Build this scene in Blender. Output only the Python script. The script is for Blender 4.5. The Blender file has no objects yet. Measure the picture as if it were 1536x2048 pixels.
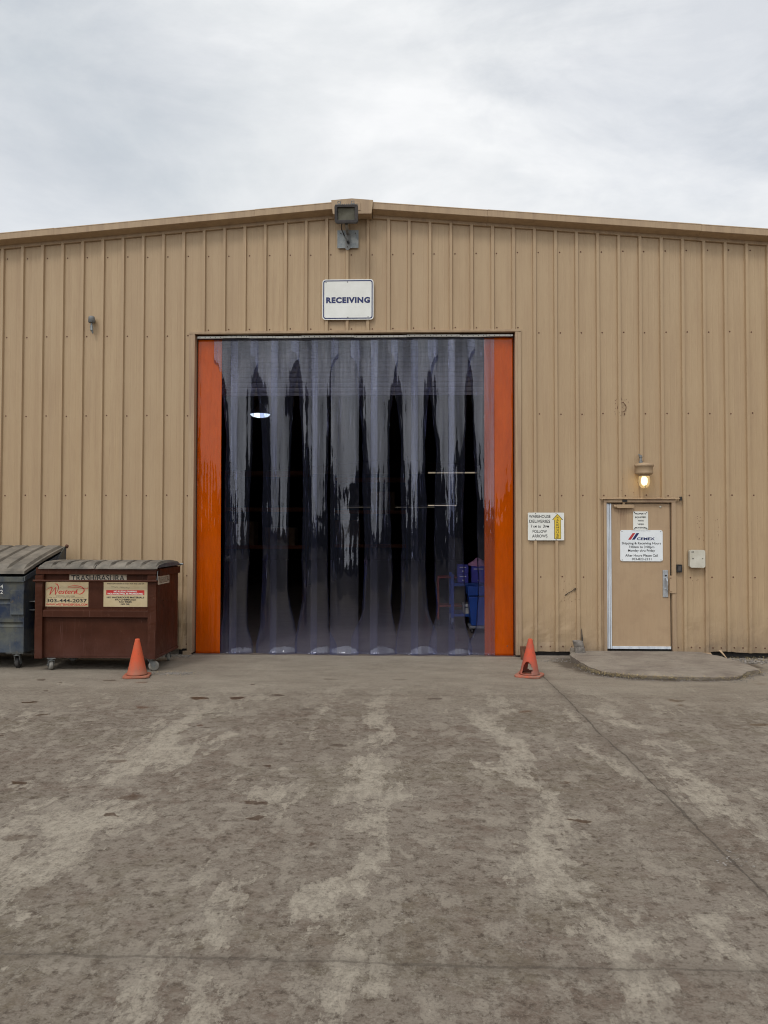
import bpy, bmesh, math, random
from mathutils import Vector, Matrix, noise
from math import sin, cos, pi, radians as rad, sqrt, exp

C = bpy.context.scene.collection
S = bpy.context.scene
random.seed(7)

# ------------------------------------------------------------------ camera, sky, sun, exposure
cam_d = bpy.data.cameras.new("camera"); cam = bpy.data.objects.new("camera", cam_d); C.objects.link(cam)
cam.location = (0, -11.252, 1.8)
PITCH, YAW, ROLL = 0.0371656, 0.0263195, 0.00175
cam.rotation_mode = 'QUATERNION'
fw = Vector((-sin(PITCH*0+0.0371656)*cos(0.0263195), cos(0.0371656)*cos(0.0263195), sin(0.0263195)))
_r = Vector((cos(0.0371656), sin(0.0371656), 0)); _u = _r.cross(fw)
_r2 = _r*cos(ROLL)+_u*sin(ROLL); _u2 = _u*cos(ROLL)-_r*sin(ROLL)
cam.rotation_quaternion = Matrix((( _r2.x,_u2.x,-fw.x),(_r2.y,_u2.y,-fw.y),(_r2.z,_u2.z,-fw.z))).to_quaternion()
cam_d.sensor_fit = 'VERTICAL'; cam_d.sensor_height = 36; cam_d.lens = 36*1540/2048
cam_d.clip_end = 3000; cam_d.clip_start = 0.05
S.camera = cam

SUN_EL, SUN_AZ = rad(52), rad(205)      # azimuth of the sun measured from +Y clockwise
w = bpy.data.worlds.new("World"); S.world = w; w.use_nodes = True
nt = w.node_tree; N = nt.nodes; L = nt.links; N.clear()
out = N.new('ShaderNodeOutputWorld'); bg = N.new('ShaderNodeBackground'); bg.inputs[1].default_value = 0.103
sky = N.new('ShaderNodeTexSky'); sky.sky_type = 'NISHITA'; sky.sun_disc = False
sky.sun_elevation = SUN_EL; sky.sun_rotation = SUN_AZ; sky.air_density = 1.2; sky.dust_density = 2.0
tc = N.new('ShaderNodeTexCoord'); mp = N.new('ShaderNodeMapping'); mp.inputs['Scale'].default_value = (1, 1, 2.2)
mp.inputs['Location'].default_value = (0.37, 0.2, 0.3)
L.new(tc.outputs['Generated'], mp.inputs[0])
def wnoise(scale, det, ro, dist=0.0):
    n = N.new('ShaderNodeTexNoise'); n.inputs['Scale'].default_value = scale; n.inputs['Detail'].default_value = det
    n.inputs['Roughness'].default_value = ro; n.inputs['Distortion'].default_value = dist
    L.new(mp.outputs[0], n.inputs['Vector']); return n.outputs['Fac']
def wramp(src, stops):
    r = N.new('ShaderNodeValToRGB'); e = r.color_ramp.elements
    while len(e) < len(stops): e.new(0.5)
    for el, (p, c) in zip(e, stops): el.position = p; el.color = (c[0], c[1], c[2], 1)
    L.new(src, r.inputs[0]); return r.outputs[0]
cl = wramp(wnoise(2.3, 8, 0.56, 0.35), [(0.30, (6.4, 6.85, 7.2)), (0.42, (7.3, 7.6, 7.85)), (0.52, (8.1, 8.3, 8.5)), (0.64, (9.3, 9.4, 9.5))])
fine = wramp(wnoise(7.0, 9, 0.6, 0.25), [(0.35, (0.965, 0.968, 0.975)), (0.65, (1.02, 1.02, 1.02))])
mul = N.new('ShaderNodeMix'); mul.data_type = 'RGBA'; mul.blend_type = 'MULTIPLY'; mul.inputs[0].default_value = 1
L.new(cl, mul.inputs[6]); L.new(fine, mul.inputs[7])
def wpatch(d, lo, hi, amt):
    d = Vector(d).normalized()
    v = N.new('ShaderNodeVectorMath'); v.operation = 'DOT_PRODUCT'; L.new(tc.outputs['Generated'], v.inputs[0]); v.inputs[1].default_value = d
    a = N.new('ShaderNodeMath'); a.operation = 'MULTIPLY_ADD'; L.new(wnoise(3.2, 8, 0.62, 0.5), a.inputs[0]); a.inputs[1].default_value = 0.16
    b_ = N.new('ShaderNodeMath'); b_.operation = 'SUBTRACT'; L.new(v.outputs['Value'], b_.inputs[0]); b_.inputs[1].default_value = 0.075; L.new(b_.outputs[0], a.inputs[2])
    return wramp(a.outputs[0], [(lo, (0, 0, 0)), (hi, (amt, amt, amt))])
gap = wramp(wnoise(1.5, 6, 0.6, 0.4), [(0.28, (0.5, 0.5, 0.5)), (0.40, (0.0, 0.0, 0.0))])
for dv, lo, hi, am in (((0.47, 0.90, 0.70), 1.0-0.005, 1.0+0.09, .30), ((-0.60, 0.90, 0.55), 1.0+.035, 1.0+.095, .24), ((0.1, 0.6, 0.85), 1.0+.02, 1.0+.09, .0)):
    pn = wpatch(dv, .94, 1.0, am)
    mxx = N.new('ShaderNodeMix'); mxx.data_type = 'RGBA'; mxx.blend_type = 'ADD'; mxx.inputs[0].default_value = 1; L.new(gap, mxx.inputs[6]); L.new(pn, mxx.inputs[7]); gap = mxx.outputs[2]
mx = N.new('ShaderNodeMix'); mx.data_type = 'RGBA'
L.new(gap, mx.inputs[0]); L.new(mul.outputs[2], mx.inputs[6]); L.new(sky.outputs[0], mx.inputs[7])
# the cloud deck is brighter round the veiled sun
vt = N.new('ShaderNodeVectorMath'); vt.operation = 'DOT_PRODUCT'; L.new(tc.outputs['Generated'], vt.inputs[0])
vt.inputs[1].default_value = (sin(SUN_AZ)*cos(SUN_EL*0.55), cos(SUN_AZ)*cos(SUN_EL*0.55), sin(SUN_EL*0.55))
glow = wramp(vt.outputs['Value'], [(0.25, (1, 1, 1)), (1.0, (1.7, 1.7, 1.72))])
m3 = N.new('ShaderNodeMix'); m3.data_type = 'RGBA'; m3.blend_type = 'MULTIPLY'; m3.inputs[0].default_value = 1
L.new(mx.outputs[2], m3.inputs[6]); L.new(glow, m3.inputs[7])
L.new(m3.outputs[2], bg.inputs[0]); L.new(bg.outputs[0], out.inputs[0])

sun_d = bpy.data.lights.new("sun", 'SUN'); sun_d.energy = 0.95; sun_d.angle = rad(14); sun_d.color = (1.0, 0.96, 0.90)
sun = bpy.data.objects.new("sun", sun_d); C.objects.link(sun)
sd = Vector((sin(SUN_AZ)*cos(SUN_EL), cos(SUN_AZ)*cos(SUN_EL), sin(SUN_EL)))
sun.rotation_mode = 'QUATERNION'; sun.rotation_quaternion = sd.to_track_quat('Z', 'Y'); sun.location = sd*30
S.view_settings.view_transform = 'Standard'; S.view_settings.look = 'None'
S.view_settings.exposure = 0.0; S.view_settings.gamma = 1.0
S.render.engine = 'CYCLES'
S.cycles.max_bounces = 14; S.cycles.transparent_max_bounces = 32; S.cycles.use_denoising = True; S.cycles.filter_width = 1.05

# ------------------------------------------------------------------ node helpers
class NM:
    def __init__(s, name):
        s.m = bpy.data.materials.new(name); s.m.use_nodes = True
        s.t = s.m.node_tree; s.t.nodes.clear()
        s.out = s.t.nodes.new('ShaderNodeOutputMaterial')
    def n(s, typ, **kw):
        x = s.t.nodes.new(typ)
        for k, v in kw.items(): setattr(x, k, v)
        return x
    def ln(s, a, b): s.t.links.new(a, b)
    def put(s, sock, v):
        if isinstance(v, bpy.types.NodeSocket): s.ln(v, sock)
        elif isinstance(v, (tuple, list)) and len(v) == 3 and sock.type == 'RGBA': sock.default_value = (*v, 1)
        else: sock.default_value = v
    def coord(s, scale=(1,1,1), loc=(0,0,0), kind='Object'):
        c = s.n('ShaderNodeTexCoord'); m = s.n('ShaderNodeMapping')
        m.inputs['Scale'].default_value = scale; m.inputs['Location'].default_value = loc
        s.ln(c.outputs[kind], m.inputs[0]); return m.outputs[0]
    def noise(s, scale, det=6, ro=0.6, vec=None, dist=0.0):
        x = s.n('ShaderNodeTexNoise'); x.inputs['Scale'].default_value = scale
        x.inputs['Detail'].default_value = det; x.inputs['Roughness'].default_value = ro; x.inputs['Distortion'].default_value = dist
        s.ln(vec if vec is not None else s.coord(), x.inputs['Vector']); return x.outputs['Fac']
    def ramp(s, src, stops, interp='LINEAR'):
        r = s.n('ShaderNodeValToRGB'); r.color_ramp.interpolation = interp; e = r.color_ramp.elements
        while len(e) < len(stops): e.new(0.5)
        for el, (p, c) in zip(e, stops):
            el.position = p
            if not isinstance(c, (tuple, list)): c = (c, c, c)
            el.color = (*c, 1)
        s.put(r.inputs[0], src); return r.outputs[0]
    def math(s, op, a, b=0.0, c=0.0, clamp=False):
        x = s.n('ShaderNodeMath', operation=op); x.use_clamp = clamp
        s.put(x.inputs[0], a); s.put(x.inputs[1], b); s.put(x.inputs[2], c); return x.outputs[0]
    def mix(s, fac, a, b, blend='MIX'):
        x = s.n('ShaderNodeMix', data_type='RGBA', blend_type=blend)
        s.put(x.inputs[0], fac); s.put(x.inputs[6], a); s.put(x.inputs[7], b); return x.outputs[2]
    def sep(s, vec):
        x = s.n('ShaderNodeSeparateXYZ'); s.ln(vec, x.inputs[0]); return x.outputs
    def bump(s, h, strength=0.3, dist=0.01, normal=None):
        b = s.n('ShaderNodeBump'); b.inputs['Strength'].default_value = strength; b.inputs['Distance'].default_value = dist
        s.put(b.inputs['Height'], h)
        if normal is not None: s.ln(normal, b.inputs['Normal'])
        return b.outputs[0]
    def pbr(s, col, rough=0.6, metal=0.0, normal=None, emis=None, estr=0.0, spec=None, alpha=None):
        p = s.n('ShaderNodeBsdfPrincipled')
        s.put(p.inputs['Base Color'], col); s.put(p.inputs['Roughness'], rough); s.put(p.inputs['Metallic'], metal)
        if normal is not None: s.ln(normal, p.inputs['Normal'])
        if emis is not None:
            s.put(p.inputs['Emission Color'], emis); p.inputs['Emission Strength'].default_value = estr
        if spec is not None: p.inputs['Specular IOR Level'].default_value = spec
        s.ln(p.outputs[0], s.out.inputs[0]); return s.m

def mottled(name, c1, c2, scale=6, rough=0.6, metal=0.0, bump=0.15, lo=0.35, hi=0.65, spec=None, stretch=(1,1,1)):
    k = NM(name); v = k.coord(stretch)
    f = k.noise(scale, 7, 0.65, v)
    col = k.mix(k.ramp(f, [(lo, 0.0), (hi, 1.0)]), c1, c2)
    r = k.ramp(k.noise(scale*2.3, 5, 0.6, v), [(0.3, max(0, rough-0.1)), (0.7, min(1, rough+0.1))])
    return k.pbr(col, r, metal, k.bump(k.noise(scale*9, 4, 0.6, v), bump, 0.003), spec=spec)

M = {}
def tan_metal(name, base, dirt, zdirt=True, grime=0.5):
    k = NM(name)
    P = k.coord(); x, y, z = k.sep(P)
    vs = k.coord((3.2, 3.2, 0.22)); broad = k.noise(0.8, 5, 0.6, P)
    streak = k.noise(3.0, 7, 0.65, vs)
    col = k.mix(k.ramp(broad, [(0.35, 0.0), (0.7, 1.0)]), base, tuple(b*q for b, q in zip(base, (0.93, 0.90, 0.88))))
    col = k.mix(k.ramp(streak, [(0.45, 0.0), (0.72, grime)]), col, dirt)
    fin = k.noise(11.0, 5, 0.7, k.coord((4, 4, 0.35)))
    col = k.mix(k.ramp(fin, [(0.5, 0.0), (0.8, 0.28)]), col, (dirt[0]*0.9, dirt[1]*0.78, dirt[2]*0.72))
    if name == 'tan_wall_paint':   # sheets from different batches
        fl = k.math('FLOOR', k.math('DIVIDE', k.math('ADD', x, 5.302), 0.9144)); wn = k.n('ShaderNodeTexWhiteNoise', noise_dimensions='1D'); k.ln(fl, wn.inputs['W'])
        col = k.mix(k.math('MULTIPLY', wn.outputs['Value'], 0.45), col, tuple(q*u for q, u in zip(base, (0.86, 0.84, 0.86))))
    if name == 'door_paint':
        xm = k.math('ABSOLUTE', k.math('SUBTRACT', x, 3.92))
        dm = k.math('MULTIPLY', k.ramp(xm, [(0.04, 1.0), (0.10, 0.0)]), k.ramp(k.math('SUBTRACT', z, 1.75), [(0.0, 0.0), (0.38, 1.0)]))
        dm = k.math('MULTIPLY', dm, k.ramp(k.noise(16, 6, 0.7, k.coord((4, 4, 0.15))), [(0.42, 0.0), (0.58, 0.8)]))
        col = k.mix(dm, col, (0.16, 0.08, 0.045))
        hs = k.ramp(k.noise(3, 8, 0.72, P), [(0.50, 0.0), (0.70, 0.45)])
        col = k.mix(hs, col, (0.33, 0.22, 0.135))
    if zdirt:   # splashed mud low down, with an irregular edge
        h = k.math('ADD', z, k.math('MULTIPLY', k.noise(2.2, 8, 0.7, k.coord((1, 1, 0.5))), -0.9))
        low = k.ramp(h, [(0.0, 0.75), (0.42, 0.0)]) if False else k.ramp(k.math('ADD', h, 0.45), [(0.02, 0.8), (0.30, 0.22), (0.75, 0.0)])
        low = k.math('MULTIPLY', low, k.ramp(k.noise(6, 9, 0.75, P), [(0.3, 0.45), (0.6, 1.0)]))
        col = k.mix(low, col, (0.185, 0.140, 0.105))
        sp = k.noise(38, 3, 0.7, P)
        spm = k.math('MULTIPLY', k.ramp(sp, [(0.66, 0.0), (0.70, 1.0)]), k.ramp(z, [(0.0, 0.8), (0.9, 0.12)]))
        col = k.mix(spm, col, (0.13, 0.085, 0.06))
    b = k.bump(k.noise(1.6, 4, 0.5, k.coord((2.5, 1, 0.7))), 0.35, 0.012)
    b = k.bump(k.noise(160, 3, 0.6, P), 0.08, 0.002, b)
    return k.pbr(col, k.ramp(streak, [(0.3, 0.42), (0.7, 0.62)]), 0.0, b, spec=0.35)
M['wall'] = tan_metal('tan_wall_paint', (0.474, 0.345, 0.206), (0.34, 0.228, 0.142))
M['trim'] = tan_metal('tan_trim_paint', (0.43, 0.31, 0.19), (0.28, 0.19, 0.13), zdirt=False, grime=0.6)
M['jamb'] = tan_metal('jamb_paint', (0.44, 0.32, 0.20), (0.27, 0.17, 0.12), grime=0.8)
M['doorpaint'] = tan_metal('door_paint', (0.450, 0.322, 0.200), (0.34, 0.235, 0.145), zdirt=False, grime=0.35)
M['rust'] = mottled('rust_brown', (0.09, 0.035, 0.018), (0.16, 0.075, 0.04), 20, 0.8)
M['dark'] = mottled('dark_gap', (0.02, 0.018, 0.016), (0.04, 0.034, 0.03), 8, 0.8)
M['galv'] = mottled('galvanised_steel', (0.17, 0.19, 0.20), (0.30, 0.31, 0.30), 14, 0.5, 0.5)
M['greymetal'] = mottled('grey_cast_metal', (0.15, 0.15, 0.145), (0.25, 0.25, 0.24), 9, 0.55, 0.2)
M['darkmetal'] = mottled('dark_bronze_metal', (0.045, 0.04, 0.038), (0.09, 0.08, 0.075), 9, 0.5, 0.3)
M['alu'] = mottled('brushed_aluminium', (0.42, 0.45, 0.48), (0.60, 0.62, 0.64), 30, 0.35, 0.7, stretch=(3,3,.3))
M['whitesteel'] = mottled('white_painted_steel', (0.52, 0.56, 0.62), (0.70, 0.74, 0.78), 12, 0.4, stretch=(1,1,.2))
M['lens'] = mottled('dirty_lamp_glass', (0.10, 0.095, 0.07), (0.19, 0.18, 0.14), 5, 0.12, 0.0, 0.02)
M['signwhite'] = mottled('sign_white', (0.72, 0.72, 0.66), (0.82, 0.82, 0.77), 3, 0.45, 0, 0.03)
M['signcool'] = mottled('sign_cool_white', (0.74, 0.78, 0.80), (0.84, 0.87, 0.88), 3, 0.45, 0, 0.03)
M['navy'] = mottled('sign_navy', (0.006, 0.012, 0.085), (0.01, 0.02, 0.12), 8, 0.5, 0, 0.02)
M['ink'] = mottled('sign_black', (0.012, 0.012, 0.014), (0.03, 0.03, 0.03), 8, 0.5, 0, 0.02)
M['signred'] = mottled('sign_red', (0.52, 0.02, 0.02), (0.62, 0.04, 0.03), 8, 0.5, 0, 0.02)
M['logored'] = mottled('logo_red', (0.42, 0.03, 0.03), (0.50, 0.05, 0.05), 8, 0.5, 0, 0.02)
M['signyellow'] = mottled('sign_yellow', (0.66, 0.46, 0.03), (0.76, 0.54, 0.05), 5, 0.5, 0, 0.02)
M['sticker'] = mottled('sticker_cream', (0.50, 0.39, 0.22), (0.60, 0.49, 0.30), 3, 0.5, 0, 0.03)
M['stickerold'] = mottled('sticker_faded', (0.44, 0.36, 0.27), (0.60, 0.52, 0.40), 9, 0.6, 0, 0.03)
M['offwhite'] = mottled('weathered_white_plastic', (0.50, 0.47, 0.38), (0.64, 0.61, 0.52), 7, 0.45, 0, 0.04)
M['blackplastic'] = mottled('black_plastic', (0.01, 0.01, 0.011), (0.02, 0.02, 0.022), 7, 0.35, 0, 0.04)
M['cone'] = mottled('dirty_orange_cone', (0.72, 0.10, 0.030), (0.50, 0.15, 0.085), 11, 0.55, 0, 0.1)
def conemat(name, c1, c2, mud, amt):
    k = NM(name); P = k.coord(); z = k.sep(P)[2]
    col = k.mix(k.ramp(k.noise(9, 8, 0.7, P), [(0.35, 0.0), (0.65, 1.0)]), c1, c2)
    h = k.math('ADD', z, k.math('MULTIPLY', k.noise(12, 8, 0.75, k.coord((1, 1, .4))), -0.35))
    col = k.mix(k.math('MULTIPLY', k.ramp(k.math('ADD', h, 0.2), [(0.02, 1.0), (0.26, 0.0)]), amt), col, mud)
    sc = k.noise(24, 6, 0.8, k.coord((1, 1, .3), (4, 4, 4)))
    col = k.mix(k.ramp(sc, [(0.60, 0.0), (0.68, 0.6*amt+.1)]), col, tuple(q*.5 for q in mud))
    return k.pbr(col, 0.65, 0, k.bump(k.noise(20, 5, .6, P), .2, .004), spec=.3)
M['cone'] = conemat('dirty_orange_cone', (0.64, 0.088, 0.028), (0.50, 0.11, 0.05), (0.27, 0.16, 0.11), .75)
M['coneold'] = mottled('faded_orange_cone', (0.62, 0.085, 0.04), (0.42, 0.13, 0.09), 11, 0.7, 0, 0.15)
M['coneold'] = conemat('faded_orange_cone', (0.66, 0.085, 0.035), (0.42, 0.11, 0.07), (0.24, 0.13, 0.10), .95)
M['conebase'] = mottled('muddy_cone_base', (0.52, 0.12, 0.06), (0.26, 0.16, 0.12), 13, 0.8, 0, 0.2)
M['rubber'] = mottled('dark_rubber', (0.02, 0.02, 0.02), (0.07, 0.062, 0.055), 12, 0.7, 0, 0.1)
M['greywheel'] = mottled('dusty_grey_wheel', (0.20, 0.19, 0.17), (0.36, 0.34, 0.30), 12, 0.7, 0, 0.1)
M['bluecan'] = mottled('blue_plastic', (0.010, 0.055, 0.25), (0.015, 0.075, 0.32), 4, 0.4, 0, 0.03)
M['bluesteel'] = mottled('blue_painted_steel', (0.008, 0.05, 0.22), (0.015, 0.075, 0.30), 6, 0.4, 0, 0.03)
M['redsteel'] = mottled('red_painted_steel', (0.25, 0.03, 0.010), (0.32, 0.05, 0.02), 6, 0.5, 0, 0.03)
M['carton'] = mottled('purple_carton', (0.05, 0.05, 0.30), (0.08, 0.08, 0.42), 6, 0.6, 0, 0.03)
M['brownbox'] = mottled('brown_carton', (0.22, 0.13, 0.07), (0.32, 0.20, 0.11), 6, 0.8, 0, 0.06)
M['pink'] = mottled('pink_cloth', (0.50, 0.22, 0.35), (0.62, 0.34, 0.46), 12, 0.8, 0, 0.1)
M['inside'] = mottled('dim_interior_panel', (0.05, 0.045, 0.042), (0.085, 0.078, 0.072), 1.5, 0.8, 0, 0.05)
M['slat'] = mottled('roller_slat', (0.035, 0.03, 0.032), (0.065, 0.055, 0.054), 4, 0.5, 0.2, 0.05)
M['rackblue'] = mottled('rack_paint', (0.03, 0.045, 0.10), (0.05, 0.07, 0.15), 4, 0.6, 0.1, 0.05)
M['rackorange'] = mottled('rack_beam_paint', (0.25, 0.07, 0.02), (0.32, 0.10, 0.03), 4, 0.6, 0.1, 0.05)
M['straw'] = mottled('dry_straw', (0.36, 0.27, 0.12), (0.50, 0.40, 0.20), 20, 0.9, 0, 0.05)
M['stone'] = mottled('gravel_stone', (0.13, 0.115, 0.10), (0.30, 0.27, 0.24), 14, 0.9, 0, 0.3)
M['bolt'] = mottled('dark_bolt', (0.03, 0.028, 0.025), (0.07, 0.06, 0.05), 30, 0.6, 0.5, 0.05)

def emit(name, col, st):
    k = NM(name); e = k.n('ShaderNodeEmission')
    v = k.noise(6, 3, 0.5); c = k.mix(k.ramp(v, [(0.3, 0.0), (0.7, 1.0)]), col, tuple(q*0.8 for q in col))
    k.ln(c, e.inputs[0]); e.inputs[1].default_value = st; k.ln(e.outputs[0], k.out.inputs[0]); return k.m
M['tube'] = emit('lit_tube', (1.0, 0.84, 0.60), 0.5)
M['tubefaint'] = emit('faint_tube', (1.0, 0.86, 0.66), 0.22)
M['tubewhite'] = emit('lit_tube_white', (0.80, 0.92, 1.0), 1.6)
M['bulb'] = emit('lit_bulb', (1.0, 0.86, 0.52), 3.5)

# ground: dirt-caked concrete
def ground_mat(name, inside=False):
    k = NM(name); P = k.coord(); x, y, z = k.sep(P)
    big = k.noise(0.55, 9, 0.66, P, 0.3)
    warp = k.math('MULTIPLY', k.math('SUBTRACT', k.noise(1.1, 6, 0.65, P), 0.5), 1.1)
    xw = k.math('ADD', x, warp)
    xn = k.math('MULTIPLY_ADD', xw, 1/8.0, 0.5)     # x -4..4 -> 0..1
    def p(v): return v/8.0+0.5
    bands = k.ramp(xn, [(0.0, 0.35), (p(-2.75), 0.10), (p(-2.1), 0.95), (p(-1.55), 0.25), (p(-1.25), 0.05), (p(-0.9), 0.62), (p(-0.62), 0.05),
                        (p(-0.28), 0.85), (p(0.0), 0.12), (p(0.5), 0.05), (p(0.84), 1.0), (p(1.1), 0.1), (p(1.55), 0.45), (p(1.72), 0.1), (p(2.0), 0.9),
                        (p(2.4), 0.1), (p(3.2), 0.2), (1.0, 0.5)])
    rag = k.math('MULTIPLY', k.math('SUBTRACT', k.noise(5.5, 12, 0.74, k.coord((1.15, 0.85, 1)), 0.2), 0.5), 0.62)
    rag2 = k.math('MULTIPLY', k.math('SUBTRACT', k.noise(34, 6, 0.8, k.coord((1, 1.5, 1))), 0.5), 0.13)
    rg = k.math('ADD', rag, rag2)
    flake = k.noise(1.5, 10, 0.66, k.coord((1.0, 0.75, 1)), 0.2)
    m1 = k.math('ADD', k.math('ADD', flake, rg), k.math('MULTIPLY', k.math('SUBTRACT', bands, 0.47), 0.20))
    scr = k.noise(2.6, 12, 0.72, k.coord((1.5, 0.42, 1), (5, 3, 0)), 0.25)
    m1 = k.math('ADD', k.math('MULTIPLY', k.math('ADD', m1, scr), 0.5), k.math('MULTIPLY', k.math('SUBTRACT', bands, 0.47), 0.05))
    light = k.ramp(m1, [(0.526, 0.0), (0.537, 0.60), (0.60, 1.0)])
    flake2 = k.noise(3.4, 12, 0.76, k.coord((1.25, 0.8, 1), (3, 1, 0)), 0.15)
    light2 = k.ramp(k.math('ADD', flake2, k.math('MULTIPLY', rag2, 0.8)), [(0.515, 0.0), (0.54, 0.7), (0.62, 1.0)])
    flake3 = k.noise(7.5, 12, 0.8, k.coord((0.9, 1.0, 1), (7, 2, 0)))
    base = k.mix(k.ramp(big, [(0.40, 0.0), (0.58, 1.0)]), (0.138, 0.110, 0.088), (0.215, 0.185, 0.155))
    red = k.ramp(k.math('ADD', k.noise(1.0, 9, 0.68, k.coord((0.8, 1.5, 1), (11, 4, 0)), 0.2), k.math('MULTIPLY', rg, 0.4)), [(0.50, 0.0), (0.56, 0.75)])
    base = k.mix(red, base, (0.130, 0.096, 0.075))
    olive = k.ramp(k.noise(0.8, 8, 0.68, k.coord((1, 1.1, 1), (21, 14, 0)), 0.2), [(0.52, 0.0), (0.60, 0.6)])
    base = k.mix(olive, base, (0.135, 0.115, 0.080))
    base = k.mix(k.ramp(flake3, [(0.42, 0.0), (0.56, 0.8)]), base, (0.225, 0.196, 0.163))
    base = k.mix(k.ramp(k.noise(15, 9, 0.8, k.coord((1, 1, 1), (1, 9, 0))), [(0.38, 0.95), (0.50, 0.0)]), base, (0.075, 0.056, 0.042))
    col = k.mix(k.math('MULTIPLY', light2, 0.66), base, (0.290, 0.258, 0.215))
    light = k.math('MULTIPLY', light, k.ramp(k.noise(16, 10, 0.78, k.coord((1.3, .7, 1), (8, 8, 0))), [(0.40, 0.35), (0.52, 1.0)]))
    col = k.mix(k.math('MULTIPLY', light, 0.88), col, (0.375, 0.338, 0.280))
    # dry dust film next to the building: smooth and even
    ye = k.math('ADD', y, k.math('MULTIPLY', k.math('SUBTRACT', k.noise(0.6, 6, 0.6, P), 0.5), 2.4))
    near = k.ramp(k.math('MULTIPLY_ADD', ye, 1/5.0, 1.0), [(0.22, 0.0), (0.62, 0.86)])
    dust = k.mix(k.ramp(k.noise(1.3, 10, 0.7, k.coord((1, 2.2, 1))), [(0.38, 0.0), (0.62, 1.0)]), (0.225, 0.195, 0.158), (0.300, 0.266, 0.218))
    col = k.mix(near, col, dust)
    # brushed streaks across and along
    s1 = k.noise(9.0, 8, 0.75, k.coord((0.35, 5.0, 1)))
    col = k.mix(k.ramp(s1, [(0.55, 0.0), (0.72, 0.30)]), col, (0.095, 0.078, 0.064))
    s2 = k.noise(9.0, 8, 0.75, k.coord((6.0, 0.4, 1)))
    col = k.mix(k.ramp(s2, [(0.56, 0.0), (0.72, 0.28)]), col, (0.10, 0.084, 0.07))
    # grain
    g = k.noise(70, 5, 0.75, P)
    col = k.mix(k.ramp(g, [(0.34, 0.50), (0.48, 0.0)]), col, (0.07, 0.057, 0.047))
    col = k.mix(k.ramp(g, [(0.55, 0.0), (0.75, 0.5)]), col, (0.34, 0.31, 0.27))
    hgt = k.math('ADD', k.math('MULTIPLY', light, 0.6), k.math('ADD', k.math('MULTIPLY', light2, 0.4), k.math('MULTIPLY', flake3, 0.7)))
    if not inside:
        # wet rusty spots
        vo = k.n('ShaderNodeTexVoronoi'); vo.inputs['Scale'].default_value = 3.1
        wv = k.n('ShaderNodeMapping'); wv.inputs['Scale'].default_value = (0.75, 1.25, 0); k.ln(P, wv.inputs[0])
        dn = k.n('ShaderNodeTexNoise'); dn.inputs['Scale'].default_value = 9; dn.inputs['Detail'].default_value = 5; k.ln(P, dn.inputs['Vector'])
        ad = k.n('ShaderNodeVectorMath', operation='MULTIPLY_ADD'); k.ln(dn.outputs['Color'], ad.inputs[0]); ad.inputs[1].default_value = (0.22, 0.22, 0); k.ln(wv.outputs[0], ad.inputs[2])
        k.ln(ad.outputs[0], vo.inputs['Vector'])
        rc = k.sep(vo.outputs['Color'])
        rad_ = k.math('MULTIPLY', k.math('POWER', rc[0], 2.2), 0.23)
        sp = k.math('LESS_THAN', vo.outputs['Distance'], rad_)
        yr = k.ramp(k.math('MULTIPLY_ADD', y, 1/10.0, 1.0), [(0.20, 0.0), (0.36, 1.0), (0.78, 1.0), (0.86, 0.0)])
        sp = k.math('MULTIPLY', sp, yr)
        col = k.mix(k.math('MULTIPLY', sp, k.math('MULTIPLY_ADD', rc[1], 0.5, 0.4)), col, (0.060, 0.032, 0.017))
        # slab joints
        wob = k.math('MULTIPLY', k.math('SUBTRACT', k.noise(2.5, 8, 0.7, P), 0.5), 0.09)
        xj = k.math('ABSOLUTE', k.math('ADD', k.math('SUBTRACT', x, k.math('MULTIPLY_ADD', y, -0.022, 1.60)), wob))
        yj = k.math('ABSOLUTE', k.math('ADD', k.math('ADD', y, 7.99), wob))
        yj2 = k.math('ABSOLUTE', k.math('ADD', k.math('ADD', y, 3.62), wob))
        wid = k.ramp(k.noise(1.7, 7, 0.75, P), [(0.35, 0.0015), (0.7, 0.016)])
        def line(d, a): return k.math('MULTIPLY', k.math('LESS_THAN', d, wid), a)
        jn = k.math('MAXIMUM', line(xj, 0.48), line(yj, 0.28))
        jn = k.math('MAXIMUM', jn, line(yj2, 0.16))
        soft = k.math('MAXIMUM', k.ramp(xj, [(0.0, 0.35), (0.10, 0.0)]), k.ramp(yj, [(0.0, 0.35), (0.10, 0.0)]))
        col = k.mix(soft, col, (0.105, 0.086, 0.07))
        col = k.mix(jn, col, (0.035, 0.028, 0.023))
        # wet mud and crumbled concrete round the doorstep
        ex = k.math('DIVIDE', k.math('SUBTRACT', x, 3.3), 1.42); ey = k.math('DIVIDE', k.math('ADD', y, 0.55), 1.28)
        ed = k.math('SQRT', k.math('ADD', k.math('MULTIPLY', ex, ex), k.math('MULTIPLY', ey, ey)))
        ed = k.math('ADD', ed, k.math('MULTIPLY', k.math('SUBTRACT', k.noise(4, 8, 0.7, P), 0.5), 0.35))
        col = k.mix(k.ramp(ed, [(0.90, 0.85), (0.99, 0.0)]), col, (0.085, 0.066, 0.050))
        # a tyre print crossing in front of the doorway
        ty = k.math('ABSOLUTE', k.math('ADD', k.math('ADD', y, 2.72), k.math('MULTIPLY', k.math('SUBTRACT', k.noise(0.5, 3, 0.5, P), 0.5), 0.5)))
        bars = k.math('GREATER_THAN', k.math('SINE', k.math('ADD', k.math('MULTIPLY', x, 85.0), k.math('MULTIPLY', k.math('ABSOLUTE', ty), 120.0))), 0.1)
        tm = k.math('MULTIPLY', k.ramp(ty, [(0.09, 1.0), (0.11, 0.0)]), k.math('MULTIPLY', bars, k.ramp(k.noise(3, 7, 0.7, P), [(0.42, 0.0), (0.6, 0.42)])))
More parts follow.
